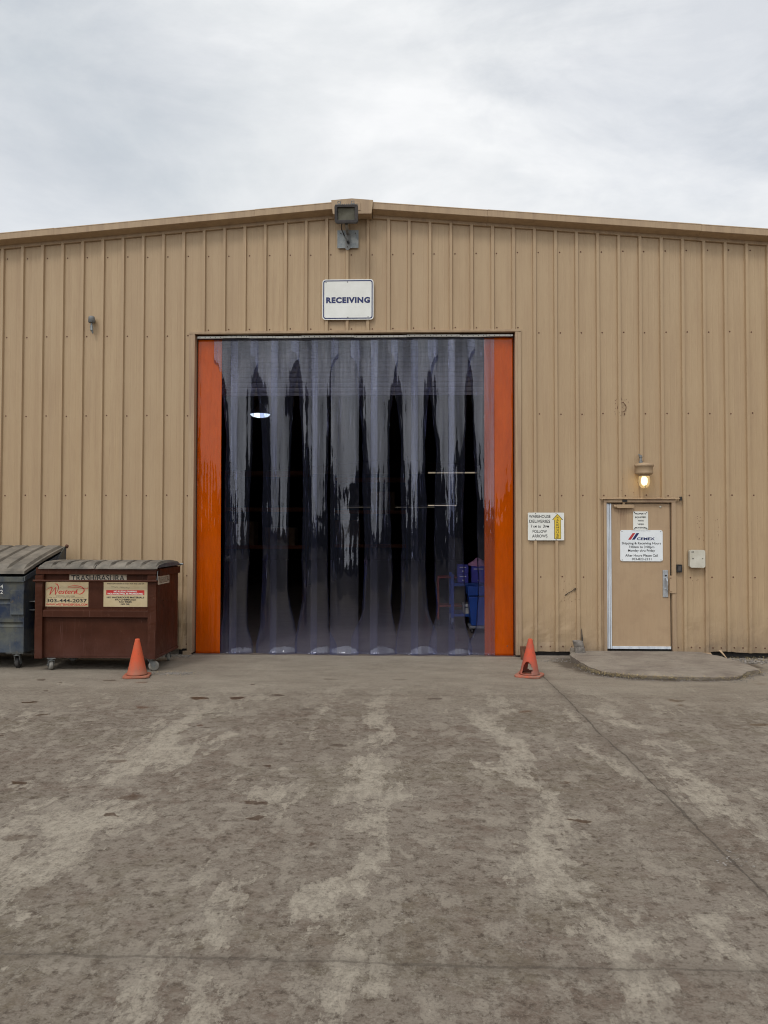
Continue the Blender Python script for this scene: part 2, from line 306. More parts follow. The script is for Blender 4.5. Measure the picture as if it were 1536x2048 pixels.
        col = k.mix(tm, col, (0.090, 0.066, 0.050))
        # unseen ground behind the camera, darkened so the curtain reflects dark
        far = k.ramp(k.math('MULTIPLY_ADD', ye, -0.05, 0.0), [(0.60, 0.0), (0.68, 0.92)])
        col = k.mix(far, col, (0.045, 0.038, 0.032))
        hgt = k.math('SUBTRACT', hgt, k.math('MULTIPLY', jn, 2.0))
        ro = k.math('SUBTRACT', 0.88, k.math('MULTIPLY', sp, 0.6))
    else:
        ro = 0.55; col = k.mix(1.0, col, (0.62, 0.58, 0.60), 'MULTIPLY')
    col = k.mix(1.0, col, (1.04, 1.015, 0.975), 'MULTIPLY')
    b = k.bump(k.noise(26, 8, 0.75, k.coord((1, 1.6, 1))), 0.55, 0.012)
    b = k.bump(hgt, 0.55, 0.010, b)
    b = k.bump(g, 0.5, 0.005, b)
    return k.pbr(col, ro, 0.0, b, spec=0.25)
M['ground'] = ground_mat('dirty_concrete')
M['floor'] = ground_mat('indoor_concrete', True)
def slab_mat():
    k = NM('worn_slab'); P = k.coord()
    col = k.mix(k.ramp(k.noise(1.6, 9, 0.68, P), [(0.36, 0.0), (0.62, 1.0)]), (0.20, 0.165, 0.135), (0.30, 0.26, 0.21))
    col = k.mix(k.ramp(k.noise(5, 9, 0.72, k.coord((1, 2, 1))), [(0.5, 0.0), (0.66, 0.6)]), col, (0.14, 0.115, 0.095))
    g = k.noise(80, 4, 0.7, P)
    col = k.mix(k.ramp(g, [(0.55, 0.0), (0.8, 0.6)]), col, (0.36, 0.33, 0.29))
    col = k.mix(k.ramp(g, [(0.25, 0.6), (0.45, 0.0)]), col, (0.08, 0.07, 0.06))
    b = k.bump(k.noise(9, 9, 0.72, P), 0.5, 0.015); b = k.bump(g, 0.4, 0.004, b)
    return k.pbr(col, 0.9, 0, b, spec=0.2)
M['slab'] = slab_mat()
def scraped(name, base, base2, rustc, scr, scale=1.0, dust=(0.30, 0.27, 0.23), spec=.3):
    k = NM(name); P = k.coord()
    col = k.mix(k.ramp(k.noise(2.2*scale, 7, 0.65, P), [(0.35, 0.0), (0.65, 1.0)]), base, base2)
    st = k.noise(7*scale, 8, 0.75, k.coord((2.2, 1, 0.35)))
    col = k.mix(k.ramp(st, [(0.58, 0.0), (0.66, 0.5)]), col, rustc)
    sc = k.noise(15*scale, 6, 0.8, k.coord((2.5, 1, 0.25), (5, 0, 2)))
    col = k.mix(k.ramp(sc, [(0.66, 0.0), (0.71, 0.7)]), col, scr)
    rp = k.noise(3.1*scale, 11, 0.78, k.coord((1, 1, 0.8), (9, 1, 4)), 0.4)
    col = k.mix(k.ramp(rp, [(0.61, 0.0), (0.64, 0.85)]), col, rustc)
    dr = k.noise(11, 6, 0.7, k.coord((3.0, 3.0, 0.10), (2, 2, 2)))
    col = k.mix(k.ramp(dr, [(0.60, 0.0), (0.72, 0.40)]), col, scr)
    z = k.sep(k.coord(kind='Generated'))[2]
    low = k.math('MULTIPLY', k.ramp(z, [(0.0, 0.6), (0.28, 0.0)]), k.ramp(k.noise(4, 8, 0.7, P), [(0.35, 0.2), (0.6, 1.0)]))
    col = k.mix(low, col, dust)
    return k.pbr(col, k.ramp(st, [(0.4, 0.45), (0.7, 0.75)]), 0.0, k.bump(k.noise(5, 7, 0.7, P), 0.25, 0.010), spec=spec)
M['brown'] = scraped('brown_dumpster_paint', (0.048, 0.014, 0.006), (0.068, 0.021, 0.010), (0.095, 0.040, 0.022), (0.22, 0.12, 0.10), dust=(0.10, 0.045, 0.036), spec=.18)
M['blue'] = scraped('worn_blue_dumpster_paint', (0.018, 0.030, 0.062), (0.100, 0.102, 0.084), (0.14, 0.10, 0.05), (0.28, 0.28, 0.25), 2.2, dust=(0.13, 0.15, 0.16))
M['lid'] = mottled('dusty_grey_lid', (0.095, 0.084, 0.068), (0.235, 0.205, 0.165), 3.5, 0.75, 0, 0.2)
M['lidedge'] = mottled('dark_grey_lid_plastic', (0.06, 0.06, 0.065), (0.11, 0.11, 0.115), 5, 0.6, 0, 0.1)
M['hill'] = mottled('distant_trees', (0.03, 0.035, 0.02), (0.06, 0.06, 0.04), 0.4, 0.95)

def vinyl(name, tint, diff, dfac, trans=0.0):
    """thin clear PVC: tinted see-through sheet, glossy both sides, a little milky"""
    k = NM(name)
    lw = k.n('ShaderNodeLayerWeight'); lw.inputs[0].default_value = 0.5
    geo = k.n('ShaderNodeNewGeometry')
    f5 = k.math('POWER', lw.outputs['Facing'], 5.0)
    F = k.math('MULTIPLY_ADD', f5, 0.93, 0.034 if trans == 0 else 0.024)
    flt = k.ramp(k.noise(3.0, 5, 0.6, k.coord((2.6, 1, 0.11), (3, 7, 1))), [(0.36, 0.55), (0.60, 1.35)])
    if trans == 0: F = k.math('MULTIPLY', F, flt)
    nz = k.noise(12, 3, 0.5, k.coord((1.6, 1, 0.07)))
    nb = k.noise(45, 4, 0.7, k.coord((1, 1, 0.6)))
    nm = k.bump(nz, 0.30 if trans == 0 else 0.12, 0.010); nm = k.bump(k.noise(30, 2, 0.5, k.coord((1, 1, 0.5))), 0.10, 0.0022, nm)
    tr = k.n('ShaderNodeBsdfTransparent'); k.put(tr.inputs[0], tint)
    df = k.n('ShaderNodeBsdfDiffuse'); k.put(df.inputs[0], diff)
    body = k.n('ShaderNodeMixShader')
    haze = k.ramp(k.noise(5, 8, 0.7, k.coord((1.2, 1, 0.4))), [(0.3, dfac*0.85), (0.7, dfac*1.2)])
    zz = k.sep(k.coord())[2]
    pale_streak = k.ramp(k.noise(10, 7, 0.75, k.coord((5.5, 1, 0.22), (1, 3, 5)), 0.3), [(0.60, 0.0), (0.66, 1.0)])  # pale streaks: scuffs, and thin highlights painted into the haze
    pale_streak = k.math('MULTIPLY', pale_streak, k.ramp(k.math('MULTIPLY', zz, 0.2), [(0.10, 0.12), (0.5, 0.5), (0.92, 1.0)]))
    if trans == 0: haze = k.math('ADD', haze, k.math('MULTIPLY', pale_streak, 0.26))
    if trans == 0: haze = k.math('ADD', haze, k.math('MULTIPLY', k.ramp(k.math('ADD', zz, k.math('MULTIPLY', nb, .25)), [(0.05, 1.0), (0.95, 0.0)]), 0.035))
    k.ln(haze, body.inputs[0]); k.ln(tr.outputs[0], body.inputs[1])
    if trans > 0:
        tl = k.n('ShaderNodeBsdfTranslucent'); k.put(tl.inputs[0], diff)
        m2 = k.n('ShaderNodeMixShader'); m2.inputs[0].default_value = trans
        k.ln(df.outputs[0], m2.inputs[1]); k.ln(tl.outputs[0], m2.inputs[2]); k.ln(m2.outputs[0], body.inputs[2])
    else: k.ln(df.outputs[0], body.inputs[2])
    gl = k.n('ShaderNodeBsdfGlossy'); gl.inputs['Roughness'].default_value = 0.035; k.put(gl.inputs[0], (1, 1, 1)); k.ln(nm, gl.inputs['Normal'])
    gl.inputs['Roughness'].default_value = 0.02
    mixs = k.n('ShaderNodeMixShader'); k.ln(F, mixs.inputs[0]); k.ln(body.outputs[0], mixs.inputs[1]); k.ln(gl.outputs[0], mixs.inputs[2])
    k.ln(mixs.outputs[0], k.out.inputs[0]); return k.m
M['pvc'] = vinyl('clear_blue_vinyl', (0.84, 0.855, 0.93), (0.36, 0.38, 0.62), 0.007)
M['orangepvc'] = vinyl('orange_vinyl', (0.85, 0.27, 0.02), (0.84, 0.165, 0.003), 0.60, 0.35)

# ------------------------------------------------------------------ mesh helpers
class MB:
    def __init__(s): s.v = []; s.f = []; s.mi = []; s.sm = []
    def add(s, vs, fs, mi=0, smooth=False):
        o = len(s.v); s.v += [tuple(v) for v in vs]
        for f in fs: s.f.append(tuple(i+o for i in f)); s.mi.append(mi); s.sm.append(smooth)
    def box(s, x0, x1, y0, y1, z0, z1, mi=0, mat=None):
        vs = [(x0,y0,z0),(x1,y0,z0),(x1,y1,z0),(x0,y1,z0),(x0,y0,z1),(x1,y0,z1),(x1,y1,z1),(x0,y1,z1)]
        if mat: vs = [mat @ Vector(v) for v in vs]
        s.add(vs, [(0,3,2,1),(4,5,6,7),(0,1,5,4),(1,2,6,5),(2,3,7,6),(3,0,4,7)], mi)
    def prism(s, poly, ax, a0, a1, mi=0, mat=None, smooth=False):
        """poly: list of 2-tuples in the plane across axis ax (0: (y,z), 1: (x,z), 2: (x,y))"""
        n = len(poly)
        def P(p, a):
            v = {0: (a, p[0], p[1]), 1: (p[0], a, p[1]), 2: (p[0], p[1], a)}[ax]
            return mat @ Vector(v) if mat else v
        vs = [P(p, a0) for p in poly]+[P(p, a1) for p in poly]
        s.add(vs, [tuple(range(n))[::-1], tuple(range(n, 2*n))], mi)
        s.add(vs, [(i, (i+1) % n, (i+1) % n+n, i+n) for i in range(n)], mi, smooth)
    def lathe(s, prof, seg=24, mat=None, mi=0, cap=True, smooth=True, ang=None):
        """prof: (radius, z)"""
        vs = []; n = len(prof)
        for r, z in prof:
            for i in range(seg):
                a = 2*pi*i/seg; v = Vector((r*cos(a), r*sin(a), z)); vs.append(mat @ v if mat else v)
        fs = []
        for j in range(n-1):
            for i in range(seg):
                i2 = (i+1) % seg; fs.append((j*seg+i, j*seg+i2, (j+1)*seg+i2, (j+1)*seg+i))
        s.add(vs, fs, mi, smooth)
        if cap: s.add(vs, [tuple(range(seg))[::-1], tuple(range((n-1)*seg, n*seg))], mi)
    def cyl(s, p0, p1, r, seg=16, mi=0, r2=None):
        p0 = Vector(p0); p1 = Vector(p1); d = p1-p0
        m = Matrix.Translation(p0) @ d.to_track_quat('Z', 'Y').to_matrix().to_4x4()
        s.lathe([(r, 0), (r2 if r2 is not None else r, d.length)], seg, m, mi)
    def tube(s, pts, r, seg=10, mi=0):
        for a, b in zip(pts, pts[1:]): s.cyl(a, b, r, seg, mi)
    def build(s, name, mats, parent=None, bevel=0.0, weld=False):
        me = bpy.data.meshes.new(name); me.from_pydata(s.v, [], s.f)
        if not isinstance(mats, (list, tuple)): mats = [mats]
        for m in mats: me.materials.append(M[m] if isinstance(m, str) else m)
        me.polygons.foreach_set('material_index', s.mi); me.polygons.foreach_set('use_smooth', s.sm)
        bm = bmesh.new(); bm.from_mesh(me)
        if weld: bmesh.ops.remove_doubles(bm, verts=bm.verts, dist=1e-5)
        bmesh.ops.recalc_face_normals(bm, faces=bm.faces)
        bm.to_mesh(me); bm.free()
        o = bpy.data.objects.new(name, me); C.objects.link(o)
        if parent:
            o.parent = parent
            chain = parent; off = Vector(parent.location)
            pp = parent.parent
            while pp: off += Vector(pp.location); pp = pp.parent
            for v in me.vertices: v.co -= off
        if bevel > 0:
            b = o.modifiers.new('bevel', 'BEVEL'); b.width = bevel; b.segments = 2; b.limit_method = 'ANGLE'; b.angle_limit = rad(40)
        return o
def tag(o, label=None, cat=None, group=None, kind=None):
    if label: o['label'] = label
    if cat: o['category'] = cat
    if group: o['group'] = group
    if kind: o['kind'] = kind
    return o
def thing(name, loc, label, cat, group=None):
    o = bpy.data.objects.new(name, None); C.objects.link(o); o.location = loc; o.empty_display_size = 0.2
    return tag(o, label, cat, group)

def nz(x, y, z=0.0): return noise.noise(Vector((x, y, z)))
def rrect(x0, x1, z0, z1, r, n=5):
    pts = []
    for cx, cz, a0 in ((x1-r, z0+r, -90), (x1-r, z1-r, 0), (x0+r, z1-r, 90), (x0+r, z0+r, 180)):
        for i in range(n+1):
            a = rad(a0+90*i/n); pts.append((cx+r*cos(a), cz+r*sin(a)))
    return pts
def ring(mb, outer, inner, y0, y1, mi=0):
    n = len(outer); vs = [(p[0], y0, p[1]) for p in outer]+[(p[0], y0, p[1]) for p in inner]+[(p[0], y1, p[1]) for p in outer]+[(p[0], y1, p[1]) for p in inner]
    fs = []
    for i in range(n):
        j = (i+1) % n
        fs += [(i, j, n+j, n+i), (2*n+i, 3*n+i, 3*n+j, 2*n+j), (i, 2*n+i, 2*n+j, j), (n+i, n+j, 3*n+j, 3*n+i)]
    mb.add(vs, fs, mi)

def text(mb, s, cx, cz, y, width=None, height=0.05, mi=0, bold=0.0, shear=0.0, xf=None, sp=1.0):
    """lettering facing -Y: cap height = height, squeezed or stretched to width"""
    cu = bpy.data.curves.new('t', 'FONT'); cu.body = s; cu.align_x = 'CENTER'; cu.size = 1; cu.offset = bold; cu.shear = shear; cu.resolution_u = 3; cu.space_character = sp
    o = bpy.data.objects.new('t', cu)
    me = bpy.data.meshes.new_from_object(o)
    vs = [v.co.copy() for v in me.vertices]
    if not vs: return
    x0 = min(v.x for v in vs); x1 = max(v.x for v in vs)
    ch = 0.729
    sz = height/ch; sx = sz if width is None else width/(x1-x0)
    mid = (x0+x1)/2
    pts = [Vector(((v.x-mid)*sx+cx, y, (v.y-ch/2)*sz+cz)) for v in vs]
    if xf: pts = [xf @ p for p in pts]
    mb.add(pts, [tuple(p.vertices) for p in me.polygons], mi)
    bpy.data.objects.remove(o); bpy.data.curves.remove(cu); bpy.data.meshes.remove(me)
def vtext(mb, s, cx, z0, z1, y, w, mi=0, bold=0.02):
    st = (z1-z0)/len(s)
    for i, ch in enumerate(s): text(mb, ch, cx, z1-st*(i+0.5), y, w if ch not in 'I' else None, st*0.74, mi, bold)
def ribbon(mb, pts, ws, y, mi=0, sub=8):
    """pen stroke through pts with changing width (Catmull-Rom), lying in the XZ plane"""
    P = [Vector((a, b)) for a, b in pts]; Q = []; W = []
    for i in range(len(P)-1):
        p0 = P[max(0, i-1)]; p1 = P[i]; p2 = P[i+1]; p3 = P[min(len(P)-1, i+2)]
        for k in range(sub):
            t = k/sub
            Q.append(0.5*((2*p1)+(p2-p0)*t+(2*p0-5*p1+4*p2-p3)*t*t+(3*p1-p0-3*p2+p3)*t**3)); W.append(ws[i]*(1-t)+ws[i+1]*t)
    Q.append(P[-1]); W.append(ws[-1])
    vs = []
    for i, q in enumerate(Q):
        d = (Q[min(i+1, len(Q)-1)]-Q[max(0, i-1)]).normalized(); nn = Vector((-d.y, d.x))*W[i]/2
        vs += [(q.x+nn.x, y, q.y+nn.y), (q.x-nn.x, y, q.y-nn.y)]
    mb.add(vs, [(2*i, 2*i+1, 2*i+3, 2*i+2) for i in range(len(Q)-1)], mi)

# ------------------------------------------------------------------ setting: ground, far trees behind the viewer
def gh(x, y): return 0.012*nz(x*0.6, y*0.6, 3)+0.004*nz(x*2.5, y*2.5, 9)
mb = MB()
xs = [-400, -120, -40, -14]+[-9+i*0.15 for i in range(121)]+[14, 40, 120, 400]
ys = [-400, -120, -40, -16]+[-12+i*0.15 for i in range(81)]
vs = [(x, y, (gh(x, y)*min(1, max(0, (-y+0.1)/0.6)) if -9 <= x <= 9 and y >= -12 else 0)) for y in ys for x in xs]
nx = len(xs)
mb.add(vs, [(j*nx+i, j*nx+i+1, (j+1)*nx+i+1, (j+1)*nx+i) for j in range(len(ys)-1) for i in range(nx-1)], 0, True)
mb.add([(-400, 0, 0), (-13, 0, 0), (-13, 400, 0), (-400, 400, 0)], [(0, 1, 2, 3)]); mb.add([(13, 0, 0), (400, 0, 0), (400, 400, 0), (13, 400, 0)], [(0, 1, 2, 3)])
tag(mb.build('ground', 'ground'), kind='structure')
mb = MB(); mb.box(-13, 13, 0.0, 39, -0.12, 0.004)
tag(mb.build('warehouse_floor', 'floor'), kind='structure')
mb = MB(); R = 70; n = 260
for i in range(n):
    def pt(k):
        a = pi+pi*k/n*1.0
        az = abs(k/n-.5)*pi
        h = 2.6+1.6*nz(k*0.09, 2)+1.0*nz(k*0.31, 5)+0.7*nz(k*1.1, 8)+17*max(0, az-.10)
        return (R*cos(a), R*sin(a)-5, h)
    a, b = pt(i), pt(i+1)
    for (p, q) in ((a, b),):
        k1, k2 = 1.12, 1.12
        mb.add([(p[0], p[1], -0.2), (q[0], q[1], -0.2), q, p, (p[0]*k1, p[1]*k1, p[2]*0.8), (q[0]*k2, q[1]*k2, q[2]*0.8), (q[0]*1.3, q[1]*1.3, -0.2), (p[0]*1.3, p[1]*1.3, -0.2)],
               [(0, 1, 2, 3), (3, 2, 5, 4), (4, 5, 6, 7)])
tag(mb.build('hills', 'hill'), kind='structure')

# ------------------------------------------------------------------ warehouse
RX = -0.886                                        # ridge
OL, OR, OT = -3.225, 1.492, 4.742                  # big opening
DL, DR, DT = 2.800, 3.752, 2.262                   # hole for the small door
def zroof(x): return 6.625-(0.079*(RX-x) if x < RX else 0.0825*(x-RX))
wh = thing('warehouse', (RX, 0, 0), 'long low gabled warehouse clad in ribbed tan sheet metal', 'building')
SX0, PIT = -6.085, 0.3048
prof = []
k0, k1 = -20, 53
for k in range(k0, k1):
    rx = SX0+PIT*k-0.063
    prof += [(rx-0.029, 0), (rx-0.020, -0.038), (rx+0.020, -0.038), (rx+0.029, 0)]
    for c in (0.118, 0.205): prof += [(rx+c-0.010, 0), (rx+c-0.005, -0.0014), (rx+c+0.005, -0.0014), (rx+c+0.010, 0)]
XW0, XW1 = prof[0][0], prof[-1][0]
def prof_y(x):
    for (xa, ya), (xb, yb) in zip(prof, prof[1:]):
        if xa <= x <= xb: return ya+(yb-ya)*(x-xa)/(xb-xa) if xb > xa else ya
    return 0
for cut in (OL, OR, DL, DR): prof.append((cut, prof_y(cut)))
prof.sort()
def dent(x, z):
    low = max(0, 1-z/1.5); d = 0.004*nz(x*1.5, z*0.8, 1)
    d += low*0.016*nz(x*7, z*4, 4)+0.004*low*nz(x*19, z*14, 6)
    if -3.45 < x < -3.2: d += max(0, 1-z/1.6)*0.03*nz(x*9, z*5.5, 2)
    if 1.5 < x < 2.3: d += max(0, 1-z/0.9)*0.02*nz(x*10, z*6, 2)
    return d
def zbase(x):
    z = 0.085+0.010*nz(x*2.1, 0, 7)
    if x < -3.0: z = 0.09
    if 4.30 < x < 4.55: z += 0.012+0.01*nz(x*30, 1)
    return z
mb = MB()
for (xa, ya), (xb, yb) in zip(prof, prof[1:]):
    xm = (xa+xb)/2
    zt = 0
    z0a, z0b = zbase(xa), zbase(xb)
    if OL < xm < OR: z0a = z0b = OT
    elif DL < xm < DR: z0a = z0b = DT
    fine = xm < 6 and xm > -8
    zs = [0, .05, .1, .16, .22, .28, .34, .40, .46, .52, .6, .7, .8, .9, 1.0, 1.15, 1.3, 1.5, 1.8, 2.1, 2.4, 2.8, 3.2, 3.6, 4.0, 4.4, 4.8, 5.2, 5.6] if fine else [0]
    za = [z0a]+[z for z in zs if z > max(z0a, z0b)+0.02]+[zroof(xa)-0.16]
    zb = [z0b]+[z for z in zs if z > max(z0a, z0b)+0.02]+[zroof(xb)-0.16]
    vs = []
    for p, q in zip(za, zb):
        fo = 0.03 if False else 0
        vs += [(xa, ya+dent(xa, p), p), (xb, yb+dent(xb, q), q)]
    mb.add(vs, [(2*i, 2*i+1, 2*i+3, 2*i+2) for i in range(len(za)-1)])
def screw(x, z, r=0.0115, mi=1, y=None):
    y0 = (prof_y(x) if y is None else y)+dent(x, z)
    mb.lathe([(r, 0), (r*0.9, 0.004), (0.0005, 0.0055)], 7, Matrix.Translation((x, y0, z)) @ Matrix.Rotation(pi/2, 4, 'X'), mi, cap=False, smooth=False)
for k in range(-3, 42):
    x = SX0+PIT*k+random.uniform(-.004, .004)
    for z in (5.90, 4.71, 3.524, 2.34, 1.16, 0.155):
        if OL-0.02 < x < OR+0.02 and z < 4.7: continue
        if z == 4.71 and OL-.1 < x < OR+.1: z = 4.80
        if DL-.08 < x < DR+.08 and z < 2.3: continue
        screw(x+0.004*(5.9-z), z+random.uniform(-.006, .006))
        if z < 0.3: screw(x-0.16, z+random.uniform(-.006, .006))
# old bolt holes left by things taken down
for cx, cz, w_, h_, n_ in ((3.02, 3.62, .11, .13, 20), (4.15, 1.86, .06, .2, 13), (4.36, 1.80, .06, .2, 8), (2.26, .95, .14, .16, 22), (3.2, 2.5, .2, .12, 5), (4.06, 1.13, .08, .02, 3)):
    for i in range(n_): screw(cx+random.uniform(-w_, w_), cz+random.uniform(-h_, h_), random.uniform(.003, .0055), 1)
# rusty patch ring
for i in range(20):
    a, b = 2*pi*i/20, 2*pi*(i+1)/20
    mb.cyl((3.03+.062*cos(a), -.012-(.02 if abs(cos(a))<.5 else 0), 3.615+.068*sin(a)), (3.03+.062*cos(b), -.012-(.02 if abs(cos(b))<.5 else 0), 3.615+.068*sin(b)), .004, 5, 1)
mb.tube([(2.20, -.006, .89), (2.25, -.012, .93), (2.31, -.01, .96), (2.35, -.014, 1.0), (2.34, -.01, .95)], .005, 5, 2)
mb.build('wall', ['wall', 'rust', 'dark'], wh, weld=False)
# other outer walls
mb = MB()
zl, zr = zroof(XW0)-.05, zroof(XW1)-.05
mb.box(XW0, XW0+.05, .02, 39, 0, zl); mb.build('side_wall', 'wall', wh); mb = MB(); mb.box(XW1-.05, XW1, .02, 39, 0, zr); mb.build('side_wall', 'wall', wh)
mb = MB(); mb.prism([(XW0+.05, 0), (XW1-.05, 0), (XW1-.05, zr), (RX, zroof(RX)-.05), (XW0+.05, zl)], 1, 38.9, 39, 0); mb.build('rear_wall', 'wall', wh)
mb = MB()
mb.prism([(XW0-.2, zroof(XW0-.2)-.004), (RX, zroof(RX)-.004), (XW1+.2, zroof(XW1+.2)-.004), (XW1+.2, zroof(XW1+.2)-.08), (RX, zroof(RX)-.08), (XW0-.2, zroof(XW0-.2)-.08)], 1, -0.19, 39.2)
mb.build('roof', 'trim', wh)
# liner so the inside is dim: sheeting between the steel frames
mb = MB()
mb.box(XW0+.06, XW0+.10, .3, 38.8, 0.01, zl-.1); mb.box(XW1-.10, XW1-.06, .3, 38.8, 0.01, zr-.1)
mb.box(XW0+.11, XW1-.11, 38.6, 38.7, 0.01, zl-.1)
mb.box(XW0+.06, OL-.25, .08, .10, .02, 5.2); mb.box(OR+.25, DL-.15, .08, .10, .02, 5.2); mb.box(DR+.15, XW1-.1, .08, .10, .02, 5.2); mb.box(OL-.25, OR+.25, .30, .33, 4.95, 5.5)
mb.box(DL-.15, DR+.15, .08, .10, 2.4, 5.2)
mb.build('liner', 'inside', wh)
# foundation lip with gap under the sheeting
for bb in ((OR+.10, 2.35, -.10, .05, -.1, .022), (XW0+1, OL-.22, .035, .12, -.1, .07), (2.352, 4.25, .035, .12, -.1, .08)):
    mb = MB(); mb.box(*bb); mb.build('foundation', 'slab', wh, bevel=.008)
for bb in ((4.252, XW1-.2, .06, .14, -.1, .12), (OR+.08, 2.35, .052, .1, .022, .09), (OL-.218, OL-.09, .04, .1, .0, .12)):  # near-black boxes stand in for the shade of the gap
    mb = MB(); mb.box(*bb); mb.build('gap_shade', 'dark', wh)
# rake trim
def rake(x0, x1, name, y0=-.20, dz=0.0):
    m = MB()
    def sec(x):
        t = zroof(x)+dz
        return [(x, y0, t), (x, y0-.004, t-.012), (x, y0, t-.016), (x, y0, t-.100), (x, y0+.006, t-.105), (x, -.050, t-.128), (x, -.036, t-.128), (x, -.036, t-.170), (x, -.030, t-.175), (x, .02, t-.175), (x, .02, t)]
    a, b = sec(x0), sec(x1); n = len(a)
    m.add(a+b, [(i, (i+1) % n, (i+1) % n+n, i+n) for i in range(n)]+[tuple(range(n))[::-1], tuple(range(n, 2*n))])
    return m.build(name, 'trim', wh)
for i, (a, b) in enumerate([(XW0-.2, -9.3), (-9.298, -5.29), (-5.292, -2.31), (-2.308, RX-.25)]): rake(a, b, 'rake_trim', -.20-.003*(i % 2), .002*(i % 2))
for i, (a, b) in enumerate([(RX+.3, 1.08), (1.082, 4.12), (4.122, 8), (8.002, XW1+.2)]): rake(a, b, 'rake_trim', -.20-.003*(i % 2), .002*(i % 2))
mb = MB()
z = zroof(RX)
mb.prism([(-1.185, 6.618), (RX, 6.64), (-.575, 6.612), (-.60, 6.415), (-1.16, 6.418)], 1, -.235, -.03)
mb.box(-.86, -.755, -.242, -.234, 6.46, 6.58)
mb.build('ridge_cap', 'trim', wh, bevel=.004)
# opening trim: header and jambs
mb = MB()
mb.box(OL-.085, OR+.085, -.040, .03, OT-.012, OT+.022)
mb.build('door_header', 'trim', wh, bevel=.003)
for sx, x0 in ((-1, OL), (1, OR)):
    mb = MB(); zsn = [.03+i*.11 for i in range(43)]
    zsn = [z for z in zsn if z < OT-.02]+[OT-.014]
    for a, b in zip(zsn, zsn[1:]):
        def o(z): return max(0, 1-z/1.5)*.022*nz(z*5, sx*3)+max(0, 1-z/1.0)*.008*nz(z*15, sx*3)
        w0 = .082
        P = lambda z: [(x0, -.038+o(z), z), (x0+sx*.03, -.040+o(z), z), (x0+sx*.034, -.034+o(z)*.5, z), (x0+sx*w0, -.034+o(z)*.6, z), (x0+sx*w0, .0, z), (x0+sx*.01, .06, z), (x0+sx*.01, .16, z), (x0, .16, z)]
        A, B = P(a), P(b); n = len(A)
        mb.add(A+B, [(i, (i+1) % n, (i+1) % n+n, i+n) for i in range(n)])
    mb.build('door_jamb', 'jamb', wh, weld=True)
mb = MB()   # steel channel feet of the frame, reddish brown
mb.box(OL-.01, OL+.018, .16, .30, 0, OT+.1); mb.box(OR-.018, OR+.01, .16, .30, 0, OT+.1); mb.box(OL+.02, OR-.02, .17, .26, OT-.035, OT+.15)
mb.build('door_frame_channel', 'rust', wh)
# raised roller door behind the curtain
mb = MB()
zz = 3.93
while zz < 5.0:
    mb.prism([(.42, zz), (.412, zz+.02), (.412, zz+.055), (.42, zz+.075), (.43, zz+.075), (.43, zz)], 0, OL-.05, OR+.05); zz += .077
mb.box(OL-.05, OR+.05, .405, .44, 3.885, 3.928)
mb.build('roller_door', 'slat', wh)

# small steel door
dr = MB(); dr.box(DL+.075, 3.712, .015, .06, .145, 2.222)
door = dr.build('door', 'doorpaint', wh, bevel=.003)
fr = MB()
fr.box(DL-.045, DL-.002, -.034, .10, .10, 2.262); fr.box(3.726, 3.782, -.034, .10, .10, 2.262); fr.box(DL-.045, 3.782, -.036, .10, 2.236, 2.288)
fr.build('door_frame', 'jamb', wh, bevel=.003)
fr = MB(); fr.box(3.713, 3.7255, .03, .07, .13, 2.235); fr.box(DL+.07, 3.72, .03, .07, 2.2225, 2.2355); fr.box(DL, 3.725, .02, .08, .10, .125); fr.build('door_gap', 'dark', wh)
h = MB()
for i in range(3): h.box(DL+.002+i*.024, DL+.002+i*.024+.019, -.012+.006*(i % 2), .05, .13, 2.222)
h.box(DL+.001, DL+.07, .0, .045, .13, 2.22, 1)
h.build('hinge_strip', ['whitesteel', 'galv'], door, bevel=.002)
h = MB(); h.box(DL+.076, 3.712, -.004, .0145, .128, .165); h.build('door_sweep', 'whitesteel', door, bevel=.003)
h = MB(); h.box(3.602, 3.678, .004, .0148, .87, 1.262); h.build('handle_plate', 'alu', door, bevel=.003)
h = MB(); h.tube([(3.648, .004, .99), (3.648, -.045, .995), (3.648, -.05, 1.05), (3.648, -.05, 1.10), (3.648, -.035, 1.145), (3.648, .004, 1.15)], .011, 10); h.cyl((3.645, .004, 1.185), (3.645, -.006, 1.185), .012, 12, 1); h.build('handle', ['alu', 'bolt'], door)
h = MB(); h.prism(rrect(3.684, 3.775, .935, 1.185, .012), 1, -.046, -.0365); 
for z in (.955, 1.15): h.cyl((3.70, -.046, z), (3.70, -.05, z), .008, 8, 1)
h.build('latch_guard', ['doorpaint', 'rust'], door, bevel=.002)
h = MB(); h.prism(rrect(2.94, 3.19, 2.155, 2.205, .02), 1, -.045, .0145, 0); h.cyl((2.94, -.02, 2.18), (2.905, -.02, 2.18), .022, 12); h.box(3.03, 3.06, -.03, .01, 2.205, 2.24); h.box(3.02, 3.09, -.05, -.036, 2.243, 2.275, 1)
h.build('door_closer', ['trim', 'dark'], door, bevel=.003)
h = MB(); h.lathe([(.017, 0), (.015, .008), (.004, .012)], 14, Matrix.Translation((3.58, .015, 2.175)) @ Matrix.Rotation(pi/2, 4, 'X'), 0); h.build('door_bumper', 'offwhite', door)
